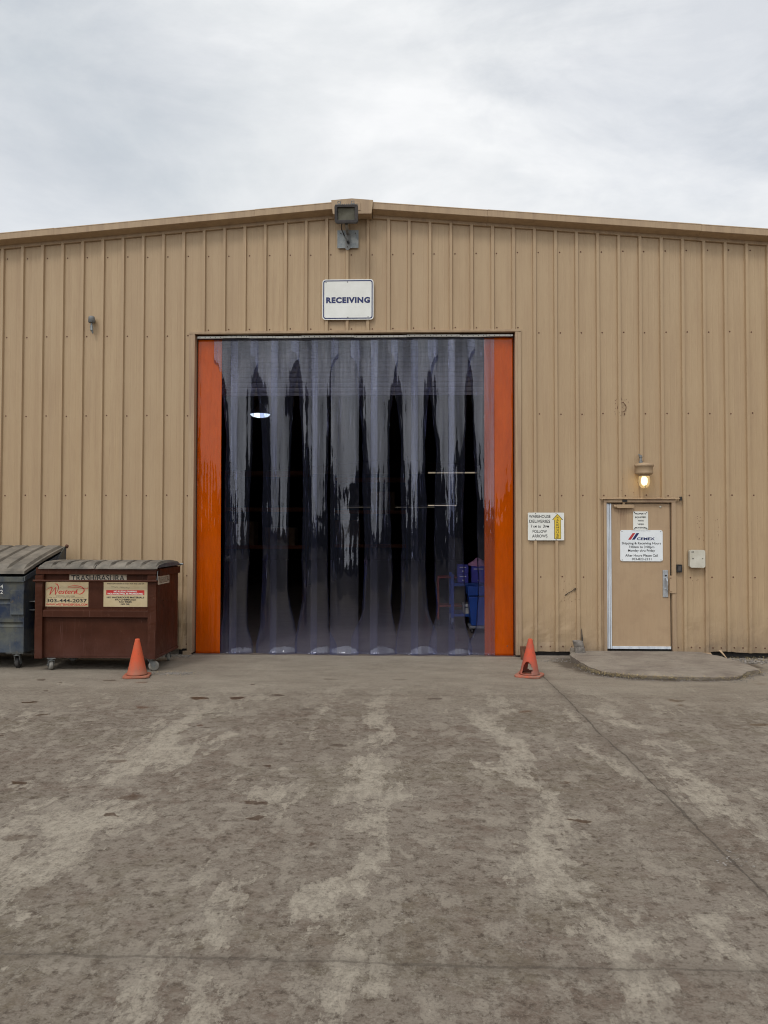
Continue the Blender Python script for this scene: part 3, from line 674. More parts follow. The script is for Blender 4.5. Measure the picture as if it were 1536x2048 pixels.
# drip cap over the door
h = MB()
pts = [(2.70+i*.06, .006*nz(i*.9, 3)) for i in range(20)]
for (xa, da), (xb, db) in zip(pts, pts[1:]):
    h.add([(xa, -.03, 2.305+da), (xb, -.03, 2.305+db), (xb, -.062, 2.292+db), (xa, -.062, 2.292+da), (xa, -.062, 2.284+da), (xb, -.062, 2.284+db), (xb, -.03, 2.284+db), (xa, -.03, 2.284+da)],
          [(0, 1, 2, 3), (3, 2, 5, 4), (4, 5, 6, 7), (7, 6, 1, 0)])
h.box(3.835, 3.862, -.07, -.03, 2.262, 2.318, 1)
h.build('drip_cap', ['trim', 'dark'], wh)
# torn sheet corner pieces by the small door
h = MB(); h.add([(2.435, -.034, .42), (2.455, -.05, .16), (2.425, -.036, .15), (2.428, -.034, .42)], [(0, 1, 2, 3)]); h.build('split_seam', 'dark', wh)
h = MB()
h.box(OL-.60, OL-.16, -.03, .03, .075, .10); h.box(OL-.14, OL-.02, -.045, .02, -.01, .055)
h.build('jamb_foot', 'jamb', wh, bevel=.004)
h = MB()
h.add([(4.36, -.05, .13), (4.40, -.05, .13), (4.44, -.16, .03), (4.42, -.17, .035)], [(0, 1, 2, 3)])
h.add([(4.0, -.03, .088), (4.26, -.03, .088), (4.25, -.11, .07), (4.02, -.12, .075)], [(0, 1, 2, 3)])
o = h.build('bent_flashing', 'trim', wh)

# ------------------------------------------------------------------ strip curtain
cur = thing('strip_curtain', (RX, .12, 0), 'clear vinyl strip curtain with an orange strip at each side, filling the loading doorway', 'strip curtain')
mb = MB()
for i in range(12):
    xa = OL+.02+i*(OR-OL-.04)/12; xb = xa+(OR-OL-.04)/12-.004
    zz = OT-.062+.004*sin(i*1.7)
    mb.box(xa, xb, .030, .044, zz, zz+.030)
    for j in range(5):
        xx = xa+.04+j*.077; mb.cyl((xx, .030, zz+.015), (xx, .026, zz+.015), .0055, 7, 1)
mb.build('fixing_strip', ['signwhite', 'bolt'], cur)
mb = MB(); mb.box(OL+.012, OR-.012, .135, .168, OT-.07, OT-.016)
for i in range(22):
    xx = OL+.12+i*.21; mb.cyl((xx, .135, OT-.024), (xx, .118, OT-.024), .009, 8, 1)
mb.build('mounting_rail', ['greymetal', 'bolt'], cur)
H_ = 4.672
# (left x, right x, orange, open side, layer)
cells = [(-3.205, -2.845, 1, 0, 2), (-2.965, -2.60, 0, -1, 1), (-2.705, -2.30, 0, 1, 0), (-2.417, -2.005, 0, -1, 1), (-2.10, -1.686, 0, 1, 0), (-1.814, -1.405, 0, -1, 1),
         (-1.498, -1.10, 0, 1, 0), (-1.213, -.787, 0, 0, 1), (-.921, -.515, 0, -1, 1), (-.622, -.22, 0, 1, 0), (-.324, .08, 0, -1, 1), (-.026, .375, 0, 1, 0),
         (.219, .62, 0, -1, 1), (.524, .915, 0, 1, 0), (.805, 1.20, 0, -1, 1), (1.052, 1.470, 1, 0, 2)]
def sst(t): t = max(0, min(1, t)); return t*t*(3-2*t)
for idx, (xa, xb, orange, side, layer) in enumerate(cells):
    w_ = xb-xa; nu, nv = 44, 120; y0 = .052+.016*layer
    rr = random.Random(idx*13+5)
    top = 4.48+rr.uniform(-.10, .10); full = rr.uniform(2.3, 3.3); amax = rad(rr.uniform(82, 100)); u0 = rr.uniform(.44, .66); rz = rr.random(); rz2 = rr.random()
    if side == 0: amax = rad(22)
    if orange: amax = rad(8)
    front = []
    for j in range(nv+1):
        z = H_*(1-(j/nv)); z = .006+(H_-.006)*(1-j/nv)
        uo = u0+(1.02-u0)*(1-sst((z-.05)/(.35+.5*rz)))*(.4+.6*rz2)+.22*(1-sst((top-z)/(top-full)))+.13*nz(z*.9, idx*4.4)+.03*nz(z*4, idx*9.4)
        A = amax*sst((top-z)/.55) if side else amax*sst((top-z)/1.5)
        A *= 1+.10*nz(z*.8, idx*7.1)
        row = []; x = 0; y = 0; ds = w_/nu; seq = [(0, 0)]
        for i in range(nu):
            u = (i+.5)/nu
            th = A*sst((u-uo)/.20)+.30*min(1, u/u0)*sst((4.5-z)/1.0) if side else A*(u-.5)
            wf = .35 if orange else 1
            th += wf*.17*nz(u*3.1+idx*5, z*.45, 2)*sst((4.6-z)/.6)+wf*(.12*nz(u*9+idx*5, z*.8, 4)+.06*nz(u*21+idx*5, z*.7, 8))*sst((4.6-z)/.4)
            x += ds*cos(th); y += ds*sin(th); seq.append((x, y))
        sway = .012*nz(z*.4, idx*3.3)*sst((4.6-z)/1.5)
        if side == 1 or side == 0: pts = [(xa+a, b) for a, b in seq]
        else: pts = [(xb-a, b) for a, b in seq][::-1]
        for i, (a, b) in enumerate(pts):
            u = i/nu*2-1
            kick = 0
            if not layer and not orange or idx == 7:
                hk = (.08+.04*rz2)*(1-.62*u*u)+.012*nz(u*2, idx*3)
                if z < hk: kick = -(hk-z)*(.34+.26*rz)
            yy = y0+b+sway+kick+.0035*nz(u*5+idx*3, z*.9, 6)*sst((4.6-z)/.4)+.0016*nz(u*16, z*6, idx)+.004*nz(idx*2.2, z*2.0, 6)*sst((4.6-z)/.4)
            yy += .006*sst((z-4.3)/.35)*nz(u*4+idx, z*3, 8)
            row.append((a, yy, z))
        front.append(row)
    mb = MB(); T = .0028
    vs = [p for r in front for p in r]; nn = nu+1; nb_ = len(vs)
    vs2 = [(p[0], p[1]+T, p[2]) for p in vs]
    mb.add(vs, [(j*nn+i, (j+1)*nn+i, (j+1)*nn+i+1, j*nn+i+1) for j in range(nv) for i in range(nu)], 0, True)
    o = mb.build('orange_strip' if orange else 'clear_strip', 'orangepvc' if orange else 'pvc', cur)
    if orange: o['label'] = 'orange tinted strip at the ' + ('left' if idx == 0 else 'right') + ' side of the curtain'
    sm = o.modifiers.new('thickness', 'SOLIDIFY'); sm.thickness = T; sm.offset = -1

# ------------------------------------------------------------------ things inside
def rack(x0, x1, y, label, zs=(1.3, 2.55, 3.75)):
    t = thing('pallet_rack', ((x0+x1)/2, y, 0), label, 'rack', 'dim racks inside the warehouse')
    for x in (x0, x1):
        m = MB()
        for yy in (y, y+.9): m.box(x-.04, x+.04, yy-.04, yy+.04, .005, 4.6)
        for i in range(7):
            za, zb = .2+i*.6, .8+i*.6; m.cyl((x, y+.03, za), (x, y+.87, zb), .012, 6)
        m.build('upright_frame', 'rackblue', t)
    for z in zs:
        m = MB(); m.box(x0+.04, x1-.04, y-.03, y+.02, z-.06, z+.06); m.box(x0+.04, x1-.04, y+.88, y+.93, z-.06, z+.06); m.build('beam', 'rackorange', t)
        m = MB(); m.box(x0+.05, x1-.05, y+.025, y+.875, z+.02, z+.05); m.build('shelf', 'inside', t)
    return t
rack(-6.2, -3.5, 14, 'pallet rack deep inside at the left, seen through the curtain')
rack(-2.9, -.2, 17, 'pallet rack deep inside behind the middle of the curtain')
rack(2.6, 5.3, 15, 'pallet rack deep inside at the right, behind the blue bin')
for i, (x, y, z, sx, sz, g) in enumerate([(-5.7, 14.1, 1.35, .9, .8, 'brown carton on the lower shelf of the left rack, at its left end'), (-4.4, 14.1, 1.35, 1.0, .6, 'low brown carton on the lower shelf of the left rack, at its right end'),
        (-2.4, 17.1, 1.35, .9, .9, 'brown carton on the lower shelf of the middle rack, at its left end'), (-1.1, 17.1, 2.6, .9, .7, 'brown carton on the upper shelf of the middle rack'), (3.1, 15.1, 1.35, .9, .8, 'brown carton on the shelf of the right rack')]):
    m = MB(); m.box(x-sx/2, x+sx/2, y, y+.7, z, z+sz); tag(m.build('carton', 'brownbox', bevel=.01), g, 'box', 'cartons on the racks')

t = thing('rolling_bin', (1.22, 2.75, 0), 'blue rectangular plastic bin on a dolly, seen through the right part of the curtain', 'bin')
m = MB()
def frust(m, cx, cy, z0, z1, a0, b0, a1, b1, mi=0):
    m.add([(cx-a0, cy-b0, z0), (cx+a0, cy-b0, z0), (cx+a0, cy+b0, z0), (cx-a0, cy+b0, z0), (cx-a1, cy-b1, z1), (cx+a1, cy-b1, z1), (cx+a1, cy+b1, z1), (cx-a1, cy+b1, z1)],
          [(0, 3, 2, 1), (4, 5, 6, 7), (0, 1, 5, 4), (1, 2, 6, 5), (2, 3, 7, 6), (3, 0, 4, 7)], mi)
frust(m, 1.27, 2.75, .14, .66, .225, .20, .27, .24); frust(m, 1.27, 2.75, .675, .84, .285, .25, .295, .26)
m.build('bin_body', 'bluecan', t, bevel=.012)
m = MB(); m.box(1.01, 1.53, 2.53, 2.97, .09, .135); m.build('dolly', 'greymetal', t, bevel=.008)
for (x, y) in ((1.06, 2.58), (1.48, 2.58), (1.06, 2.92), (1.48, 2.92)):
    m = MB(); m.cyl((x-.015, y, .045), (x+.015, y, .045), .042, 16); m.build('wheel', 'rubber', t)
t = thing('utility_cart', (.95, 3.5, 0), 'blue two-shelf steel cart beside the blue bin, cartons on top', 'cart')
m = MB(); m.box(.75, 1.5, 3.1, 3.9, .80, .86); m.build('top_shelf', 'bluesteel', t, bevel=.005)
m = MB(); m.box(.75, 1.5, 3.1, 3.9, .24, .29); m.build('bottom_shelf', 'bluesteel', t, bevel=.005)
for x, y in ((.74, 3.12), (1.5, 3.12), (.74, 3.88), (1.5, 3.88)):
    m = MB(); m.box(x-.025, x+.025, y-.025, y+.025, .22, 1.02); m.build('post', 'bluesteel', t)
    m = MB(); m.cyl((x-.015, y, .07), (x+.015, y, .07), .065, 16); m.box(x-.02, x+.02, y-.01, y+.01, .1, .22, 1); m.build('caster', ['rubber', 'galv'], t)
for i, (x0, x1, z0, z1, lb) in enumerate([(.84, 1.04, .862, 1.03, 'purple printed carton on the blue cart, the lower of two stacked ones'), (.84, 1.04, 1.034, 1.20, 'purple printed carton topmost of its stack on the blue cart'), (1.10, 1.36, .862, 1.17, 'tall purple carton on the blue cart under the pink cloth')]):
    m = MB(); m.box(x0, x1, 3.2, 3.5, z0, z1); c_ = m.build('carton', 'carton', bevel=.004); tag(c_, lb, 'box', 'cartons on the blue cart')
    m = MB(); m.box(x0+.04, x1-.04, 3.196, 3.199, z1-.06, z1-.045); m.box((x0+x1)/2-.015, (x0+x1)/2+.015, 3.196, 3.199, z0+.03, z0+.055); m.build('label_print', 'signwhite', c_)
m = MB(); m.box(.95, 1.2, 3.15, 3.5, .292, .47); m.box(.97, 1.18, 3.146, 3.149, .40, .42, 1); tag(m.build('carton', ['offwhite', 'ink'], bevel=.004), 'small white carton on the lower shelf of the blue cart', 'box')
m = MB()
vs = []; 
for j in range(9):
    for i in range(17):
        a = 2*pi*i/16; r = (.20*(1-j/8)**.7)*(1+.35*nz(cos(a)*2, sin(a)*2, j*.6)); vs.append((1.23+r*cos(a), 3.35+r*.8*sin(a), 1.172+.15*(j/8)+.03*nz(i*1.3, j*.9)))
m.add(vs, [(j*17+i, j*17+i+1, (j+1)*17+i+1, (j+1)*17+i) for j in range(8) for i in range(16)], 0, True)
tag(m.build('cloth', 'pink'), 'crumpled pink cloth lying on top of the tall purple carton', 'cloth')
t = thing('hand_cart', (.6, 3.9, 0), 'red tubular frame cart standing left of the blue cart', 'cart')
m = MB(); m.tube([(.50, 3.7, .12), (.50, 3.7, .93), (.86, 3.7, .93)], .02, 8); m.tube([(.50, 4.1, .12), (.50, 4.1, .93), (.86, 4.1, .93)], .02, 8); m.cyl((.5, 3.7, .93), (.5, 4.1, .93), .02, 8); m.build('frame', 'redsteel', t)
m = MB(); m.box(.5, .95, 3.7, 4.1, .36, .40); m.build('deck', 'redsteel', t)
for y in (3.7, 4.1):
    m = MB(); m.cyl((.485, y, .06), (.515, y, .06), .055, 16); m.build('wheel', 'rubber', t)
# lamps inside
t = thing('high_bay_lamp', (-4.50, 11.25, 5.3), 'round lit high bay lamp hanging inside, seen through the left of the curtain', 'ceiling lamp')
m = MB(); m.lathe([(.05, .34), (.09, .28), (.20, .16), (.30, .0)], 28, Matrix.Translation((-4.5, 11.25, 5.27)), cap=False); m.cyl((-4.5, 11.25, 5.6), (-4.5, 11.25, 5.98), .01, 6); m.build('shade', 'whitesteel', t)
m = MB(); m.lathe([(.29, .0), (.24, -.05), (.12, -.08), (.002, -.085)], 28, Matrix.Translation((-4.5, 11.25, 5.268)), cap=False); m.build('lens', 'tubewhite', t)
def tubelamp(a, b, label, mt='tube', r=.02):
    mid = (Vector(a)+Vector(b))/2
    t = thing('tube_lamp', mid, label, 'ceiling lamp', 'lit tube lamps inside the warehouse')
    m = MB(); m.cyl(a, b, r, 10); m.build('tube', mt, t)
    up = Vector((0, 0, r+.02)); d = (Vector(b)-Vector(a)).normalized(); n_ = d.cross(Vector((0, 0, 1)))*.05
    m = MB(); A = Vector(a)+up; B = Vector(b)+up; U = Vector((0, 0, .05))
    m.add([A-n_, A+n_, B+n_, B-n_, A-n_+U, A+n_+U, B+n_+U, B-n_+U], [(0, 1, 2, 3), (4, 5, 6, 7), (0, 1, 5, 4), (1, 2, 6, 5), (2, 3, 7, 6), (3, 0, 4, 7)]); m.build('housing', 'whitesteel', t)
tubelamp((.62, 19.7, 4.19), (2.55, 19.7, 4.19), 'longer upper lit tube lamp far inside at the right of the curtain', r=.016)
tubelamp((.62, 19.7, 2.88), (1.75, 19.7, 2.88), 'shorter lower lit tube lamp far inside at the right of the curtain', r=.016)
tubelamp((2.27, 10.7, 5.4), (2.3, 13.3, 5.4), 'lit tube lamp seen edge on through the right orange strip', r=.03)
tubelamp((-4.62, 5.1, 5.38), (-4.02, 5.1, 5.38), 'lit tube lamp seen through the top of the left orange strip', r=.03)
tubelamp((-3.2, 24, 2.95), (1.0, 24, 2.95), 'long faint tube lamp far inside behind the middle of the curtain', 'tubefaint', r=.006)

# ------------------------------------------------------------------ fittings on the wall
def receiving():
    t = thing('sign', (-.95, -.06, 5.2), 'white RECEIVING sign with blue border under the floodlight', 'sign')
    m = MB(); m.prism(rrect(-1.330, -.575, 4.918, 5.515, .045), 1, -.058, -.05); m.build('sign_panel', 'signwhite', t)
    m = MB(); o = rrect(-1.316, -.589, 4.932, 5.501, .036); i = rrect(-1.301, -.604, 4.947, 5.486, .026); ring(m, o, i, -.0595, -.0581); m.build('border', 'navy', t)
    m = MB(); text(m, 'RECEIVING', -.950, 5.210, -.0600, .645, .080, 0, .055, sp=1.13); m.build('lettering', 'navy', t)
    m = MB()
    for x, z in ((-1.275, 5.47), (-.957, 5.475), (-.952, 4.955), (-.655, 4.958)): m.cyl((x, -.058, z), (x, -.062, z), .007, 8)
    m.box(-1.1, -.8, -.05, -.03, 5.0, 5.4, 1); m.build('fasteners', ['bolt', 'galv'], t)
receiving()
def deliveries():
    t = thing('sign', (1.92, -.05, 1.9), 'white WAREHOUSE DELIVERIES sign with a yellow arrow, between the curtain and the small door', 'sign')
    m = MB(); m.prism(rrect(1.666, 2.186, 1.688, 2.088, .012), 1, -.046, -.038); m.build('sign_panel', 'signwhite', t)
    m = MB(); y = -.0475
    text(m, 'WAREHOUSE', 1.836, 2.035, y, .31, .044, 0, .012); text(m, 'DELIVERIES', 1.836, 1.965, y, .30, .044, 0, .012)
    text(m, '7', 1.719, 1.893, y, .025, .044, 0, .012); text(m, 'AM', 1.765, 1.888, y, .05, .032, 0, .012); text(m, 'to', 1.832, 1.893, y, .043, .044, 0, .012); text(m, '3', 1.895, 1.893, y, .025, .044, 0, .012); text(m, 'PM', 1.943, 1.888, y, .05, .032, 0, .012)
    text(m, 'FOLLOW', 1.836, 1.818, y, .205, .044, 0, .012); text(m, 'ARROWS', 1.836, 1.752, y, .22, .044, 0, .012)
    m.build('lettering', 'ink', t)
    m = MB(); xc = 2.092
    def arrow(g): return [(xc-.048+g, 1.708+g), (xc+.048-g, 1.708+g), (xc+.048-g, 1.985-g*.4), (xc+.078-g*2.2, 1.985-g*.4+g), (xc, 2.072-g*1.6), (xc-.078+g*2.2, 1.985-g*.4+g), (xc-.048+g, 1.985-g*.4)]
    A = arrow(0); B = arrow(.006)
    m.add([(p[0], -.0472, p[1]) for p in A], [tuple(range(7))], 1); m.add([(p[0], -.0484, p[1]) for p in B], [tuple(range(7))], 0)
    vtext(m, 'WAREHOUSE', xc, 1.716, 2.035, -.0496, .032, 1, .015)
    m.build('arrow', ['signyellow', 'ink'], t)
    m = MB()
    for x in (1.776, 2.07):
        for z in (1.698, 2.075): m.cyl((x, -.046, z), (x, -.05, z), .006, 8)
    m.build('fasteners', 'bolt', t)
deliveries()
def monitors():
    t = thing('sign', (3.29, 0, 1.97), 'small white video monitor notice at the top of the small door', 'sign')
    m = MB(); m.prism(rrect(3.186, 3.400, 1.842, 2.108, .014), 1, .004, .0125); m.build('sign_panel', 'signwhite', t)
    m = MB()
    for i, (s, w_) in enumerate((('PROPERTY', .165), ('EQUIPPED', .155), ('WITH', .080), ('VIDEO', .092), ('MONITORS', .165))):
        text(m, s, 3.293, 2.075-i*.0505, .0025, w_, .021, 0, .03); 
    m.build('lettering', 'ink', t)
    m = MB()
    for x in (3.206, 3.38):
        for z in (1.858, 2.092): m.cyl((x, .004, z), (x, -.002, z), .007, 8)
    m.build('fasteners', 'bolt', t)
monitors()
def hours():
    t = thing('sign', (3.3, 0, 1.6), 'white company shipping and receiving hours sign on the middle of the small door', 'sign')
    m = MB(); m.prism(rrect(2.998, 3.604, 1.388, 1.838, .03), 1, .001, .0115); m.build('sign_panel', 'signcool', t)
    y = -.0008; m = MB()
    text(m, 'Shipping & Receiving Hours', 3.301, 1.650, y, .560, .034, 0, .012); text(m, '7:00am to 3:00pm', 3.301, 1.597, y, .365, .034, 0, .012)
    text(m, 'Monday thru Friday', 3.301, 1.545, y, .385, .034, 0, .012); text(m, 'After Hours Please Call', 3.301, 1.474, y, .465, .034, 0, .012)
    text(m, '303-823-2131', 3.301, 1.422, y, .28, .034, 0, .012); text(m, 'THIS PROPERTY IS MONITORED', 3.29, 1.826, y, .28, .008, 0, 0)
    m.build('lettering', 'ink', t)
    m = MB()
    def bar(x, mi): m.add([(x, y, 1.700), (x+.040, y, 1.700), (x+.105, y, 1.795), (x+.065, y, 1.795)], [(0, 1, 2, 3)], mi)
    bar(3.110, 0); bar(3.165, 1)
    text(m, 'CEMEX', 3.364, 1.714, y, .255, .038, 1, .03); m.build('logo', ['logored', 'navy'], t)
    m = MB()
    for x in (3.024, 3.578):
        for z in (1.408, 1.818): m.cyl((x, .001, z), (x, -.003, z), .006, 8)
    m.build('fasteners', 'bolt', t)
hours()
# junction box, reader
t = thing('junction_box', (4.06, -.06, 1.43), 'weathered off-white square electrical box on the wall right of the small door', 'electrical box')
m = MB(); m.prism(rrect(3.955, 4.172, 1.303, 1.556, .028), 1, -.095, -.032); m.build('cover', 'offwhite', t, bevel=.008)
m = MB()
for x, z, r in ((3.985, 1.527, .008), (4.003, 1.527, .008), (3.998, 1.432, .009), (4.135, 1.432, .007)): m.cyl((x, -.095, z), (x, -.099, z), r, 10)
m.build('fasteners', 'bolt', t)
t = thing('card_reader', (3.82, -.03, 1.29), 'small black card reader beside the latch of the small door', 'card reader')
m = MB(); m.prism(rrect(3.783, 3.858, 1.232, 1.345, .01), 1, -.052, -.004); m.build('housing', 'blackplastic', t, bevel=.004)
m = MB(); m.prism(rrect(3.803, 3.840, 1.255, 1.325, .005), 1, -.056, -.0525); m.build('reader_face', 'darkmetal', t)

# lantern above the small door
t = thing('wall_lantern', (3.30, -.12, 2.6), 'lit jar-shaped industrial lantern on the wall above the small door', 'wall lamp')
T_ = Matrix.Translation((3.305, -.145, 0))
m = MB()
m.lathe([(.030, 2.80), (.118, 2.785), (.132, 2.765), (.132, 2.745), (.120, 2.738), (.118, 2.66), (.122, 2.645), (.10, 2.63), (.075, 2.622)], 32, T_)
m.box(3.21, 3.40, -.10, -.005, 2.655, 2.74); m.cyl((3.185, -.17, 2.75), (3.16, -.17, 2.775), .01, 8)
m.build('housing', 'trim', t)
m = MB(); m.cyl((3.265, -.12, 2.79), (3.265, -.12, 2.83), .028, 12); m.cyl((3.265, -.12, 2.83), (3.265, -.115, 2.875), .018, 12); m.cyl((3.265, -.115, 2.875), (3.265, -.11, 2.905), .024, 12); m.cyl((3.265, -.11, 2.90), (3.262, -.04, 2.925), .012, 8)
m.build('conduit', 'greymetal', t)
k = NM('lantern_glass'); p_ = k.n('ShaderNodeBsdfPrincipled'); 
tr_ = k.n('ShaderNodeBsdfTransparent'); tr_.inputs[0].default_value = (1, .93, .78, 1); g_ = k.n('ShaderNodeBsdfGlossy'); g_.inputs['Roughness'].default_value = .1
ms = k.n('ShaderNodeMixShader'); ms.inputs[0].default_value = .10; k.ln(tr_.outputs[0], ms.inputs[1]); k.ln(g_.outputs[0], ms.inputs[2])
em = k.n('ShaderNodeEmission'); em.inputs[0].default_value = (1, .80, .42, 1); k.put(em.inputs[1], k.ramp(k.noise(9, 3, .5, k.coord((3, 3, .5))), [(.3, .05), (.7, .32)]))
ad_ = k.n('ShaderNodeAddShader'); k.ln(ms.outputs[0], ad_.inputs[0]); k.ln(em.outputs[0], ad_.inputs[1]); k.ln(ad_.outputs[0], k.out.inputs[0]); M['glass'] = k.m
m = MB(); m.lathe([(.072, 2.618), (.076, 2.58), (.075, 2.52), (.066, 2.475), (.045, 2.448), (.014, 2.436), (.001, 2.435)], 28, T_, cap=False); m.build('globe', 'glass', t)
m = MB(); m.lathe([(.028, 2.60), (.042, 2.57), (.044, 2.52), (.030, 2.482), (.001, 2.474)], 20, T_); m.build('bulb', 'bulb', t)
m = MB(); m.lathe([(.080, 2.622), (.082, 2.607), (.074, 2.606)], 28, T_)
for i in range(4):
    a = -pi/2+i*pi/2
    pr = [(.080, 2.61), (.083, 2.56), (.081, 2.51), (.070, 2.465), (.046, 2.440), (.0, 2.428)]
    m.tube([(3.305+r*cos(a), -.145+r*sin(a), z) for r, z in pr], .0035, 6)
m.build('guard', 'trim', t)
pl = bpy.data.lights.new('lantern_light', 'POINT'); pl.energy = 3.0; pl.color = (1, .72, .34); pl.shadow_soft_size = .05
po = bpy.data.objects.new('lantern_light', pl); C.objects.link(po); po.parent = t; po.location = (.005, -.025, -.06)

# small conduit fitting, left
t = thing('conduit_head', (-4.76, -.06, 4.8), 'small grey conduit fitting with a short dangling stub, high on the left wall', 'electrical fitting')
m = MB(); m.lathe([(.02, 5.0), (.042, 4.99), (.047, 4.965), (.047, 4.905), (.038, 4.898)], 16, Matrix.Translation((-4.762, -.075, 0))); m.cyl((-4.762, -.07, 4.95), (-4.762, -.01, 4.95), .03, 10); m.build('cap', 'greymetal', t)
m = MB(); m.cyl((-4.762, -.075, 4.90), (-4.762, -.075, 4.85), .014, 10); m.cyl((-4.762, -.075, 4.855), (-4.757, -.08, 4.785), .021, 10); m.cyl((-4.757, -.08, 4.80), (-4.742, -.07, 4.742), .018, 10, 0, .010); m.build('stub', 'galv', t)

# floodlight at the ridge
t = thing('floodlight', (-.94, -.45, 6.3), 'square grey floodlight mounted at the roof ridge above the RECEIVING sign', 'floodlight')
TF = Matrix.Translation((-.942, -.46, 6.315)) @ Matrix.Rotation(rad(14), 4, 'X')
def xf(m0): m0.v = [tuple(TF @ Vector(v)) for v in m0.v]; return m0
m = MB(); ring(m, rrect(-.166, .166, -.124, .124, .03), rrect(-.125, .120, -.082, .088, .008), -.045, .02); xf(m); m.build('bezel', 'darkmetal', t, bevel=.004)
m = MB(); m.prism(rrect(-.122, .117, -.079, .085, .008), 1, -.015, .01); xf(m); m.build('lens', 'lens', t)
m = MB(); m.prism(rrect(-.160, .160, -.120, .120, .03), 1, .021, .085)
for i in range(11): m.box(-.15+i*.03-.004, -.15+i*.03+.004, .0, .14, .10, .143)
for i in range(11): m.box(-.15+i*.03-.004, -.15+i*.03+.004, .086, .14, -.10, .10)
m.box(-.15, .15, .07, .10, .12, .14)
xf(m); m.build('housing', 'greymetal', t, bevel=.003)
for sx in (-.105, .09):
    m = MB(); m.tube([(sx-.018, .03, .125), (sx-.018, .03, .180), (sx+.018, .03, .180), (sx+.018, .03, .125)], .005, 6); m.box(sx-.022, sx+.022, .015, .045, .121, .147); xf(m); m.build('eye_bracket', 'galv', t)
m = MB(); m.prism(rrect(-1.112, -.80, 5.985, 6.25, .004), 1, -.042, -.034); m.build('mounting_plate', 'galv', t)
m = MB(); m.prism(rrect(-.995, -.925, 5.955, 6.26, .03), 1, -.052, -.043); m.tube([(-.96, -.05, 6.20), (-.95, -.28, 6.16), (-.945, -.42, 6.19)], .022, 10); m.build('arm', 'greymetal', t)
m = MB(); m.tube([(-1.02, -.36, 6.22), (-1.035, -.20, 6.20), (-1.0, -.10, 6.14), (-.95, -.06, 6.075)], .008, 8, 1); m.cyl((-1.0, -.1, 6.14), (-.955, -.065, 6.08), .013, 8, 0); m.cyl((-.955, -.065, 6.085), (-.945, -.055, 6.05), .018, 10, 1); m.build('cable', ['galv', 'blackplastic'], t)
m = MB()
for x, z in ((-1.06, 6.20), (-.845, 6.20), (-.96, 6.235), (-.96, 6.0)): m.cyl((x, -.052, z), (x, -.057, z), .009, 8)
m.build('fasteners', 'bolt', t)

# ------------------------------------------------------------------ dumpsters
def caster(parent, x, y, r, ang, name='caster', wheel='greywheel', ztop=.19, hub=True):
    R_ = Matrix.Translation((x, y, 0)) @ Matrix.Rotation(ang, 4, 'Z')
    m = MB(); m.box(-.05, .05, -.05, .05, ztop-.012, ztop, 0, R_)
    m.cyl(R_ @ Vector((0, 0, ztop-.035)), R_ @ Vector((0, 0, ztop-.012)), .035, 14)
    for sx in (-.032, .032):
        m.prism([(-.035, ztop-.03), (.035, ztop-.03), (.055, r+.012), (.045, r-.02), (.02, r-.02)], 0, sx-.004, sx+.004, 0, R_)
    m.box(-.036, .036, -.035, .035, ztop-.038, ztop-.03, 0, R_)
    m.cyl(R_ @ Vector((-.045, .035, r)), R_ @ Vector((.045, .035, r)), .009, 8)
    f = m.build(name, 'galv', parent)
    W = R_ @ Matrix.Translation((0, .035, r)) @ Matrix.Rotation(pi/2, 4, 'Y')
    m = MB(); m.lathe([(r*.62, -.022), (r*.95, -.022), (r, -.012), (r, .012), (r*.95, .022), (r*.62, .022)], 26, W, 0)
    m.lathe([(.012, -.026), (r*.28, -.024), (r*.34, -.010), (r*.63, -.012), (r*.63, .012), (r*.34, .010), (r*.28, .024), (.012, .026)], 20, W, 1)
    m.build('wheel', [wheel, 'greymetal'], f)

def wavy_panel(m, x0, x1, z0, z1, y, amp, seed, mi=0, nx=24, nz_=12):
    vs = [(x0+(x1-x0)*i/nx, y+amp*nz((x0+(x1-x0)*i/nx)*3, (z0+(z1-z0)*j/nz_)*3, seed), z0+(z1-z0)*j/nz_) for j in range(nz_+1) for i in range(nx+1)]
    m.add(vs, [(j*(nx+1)+i, j*(nx+1)+i+1, (j+1)*(nx+1)+i+1, (j+1)*(nx+1)+i) for j in range(nz_) for i in range(nx)], mi, True)

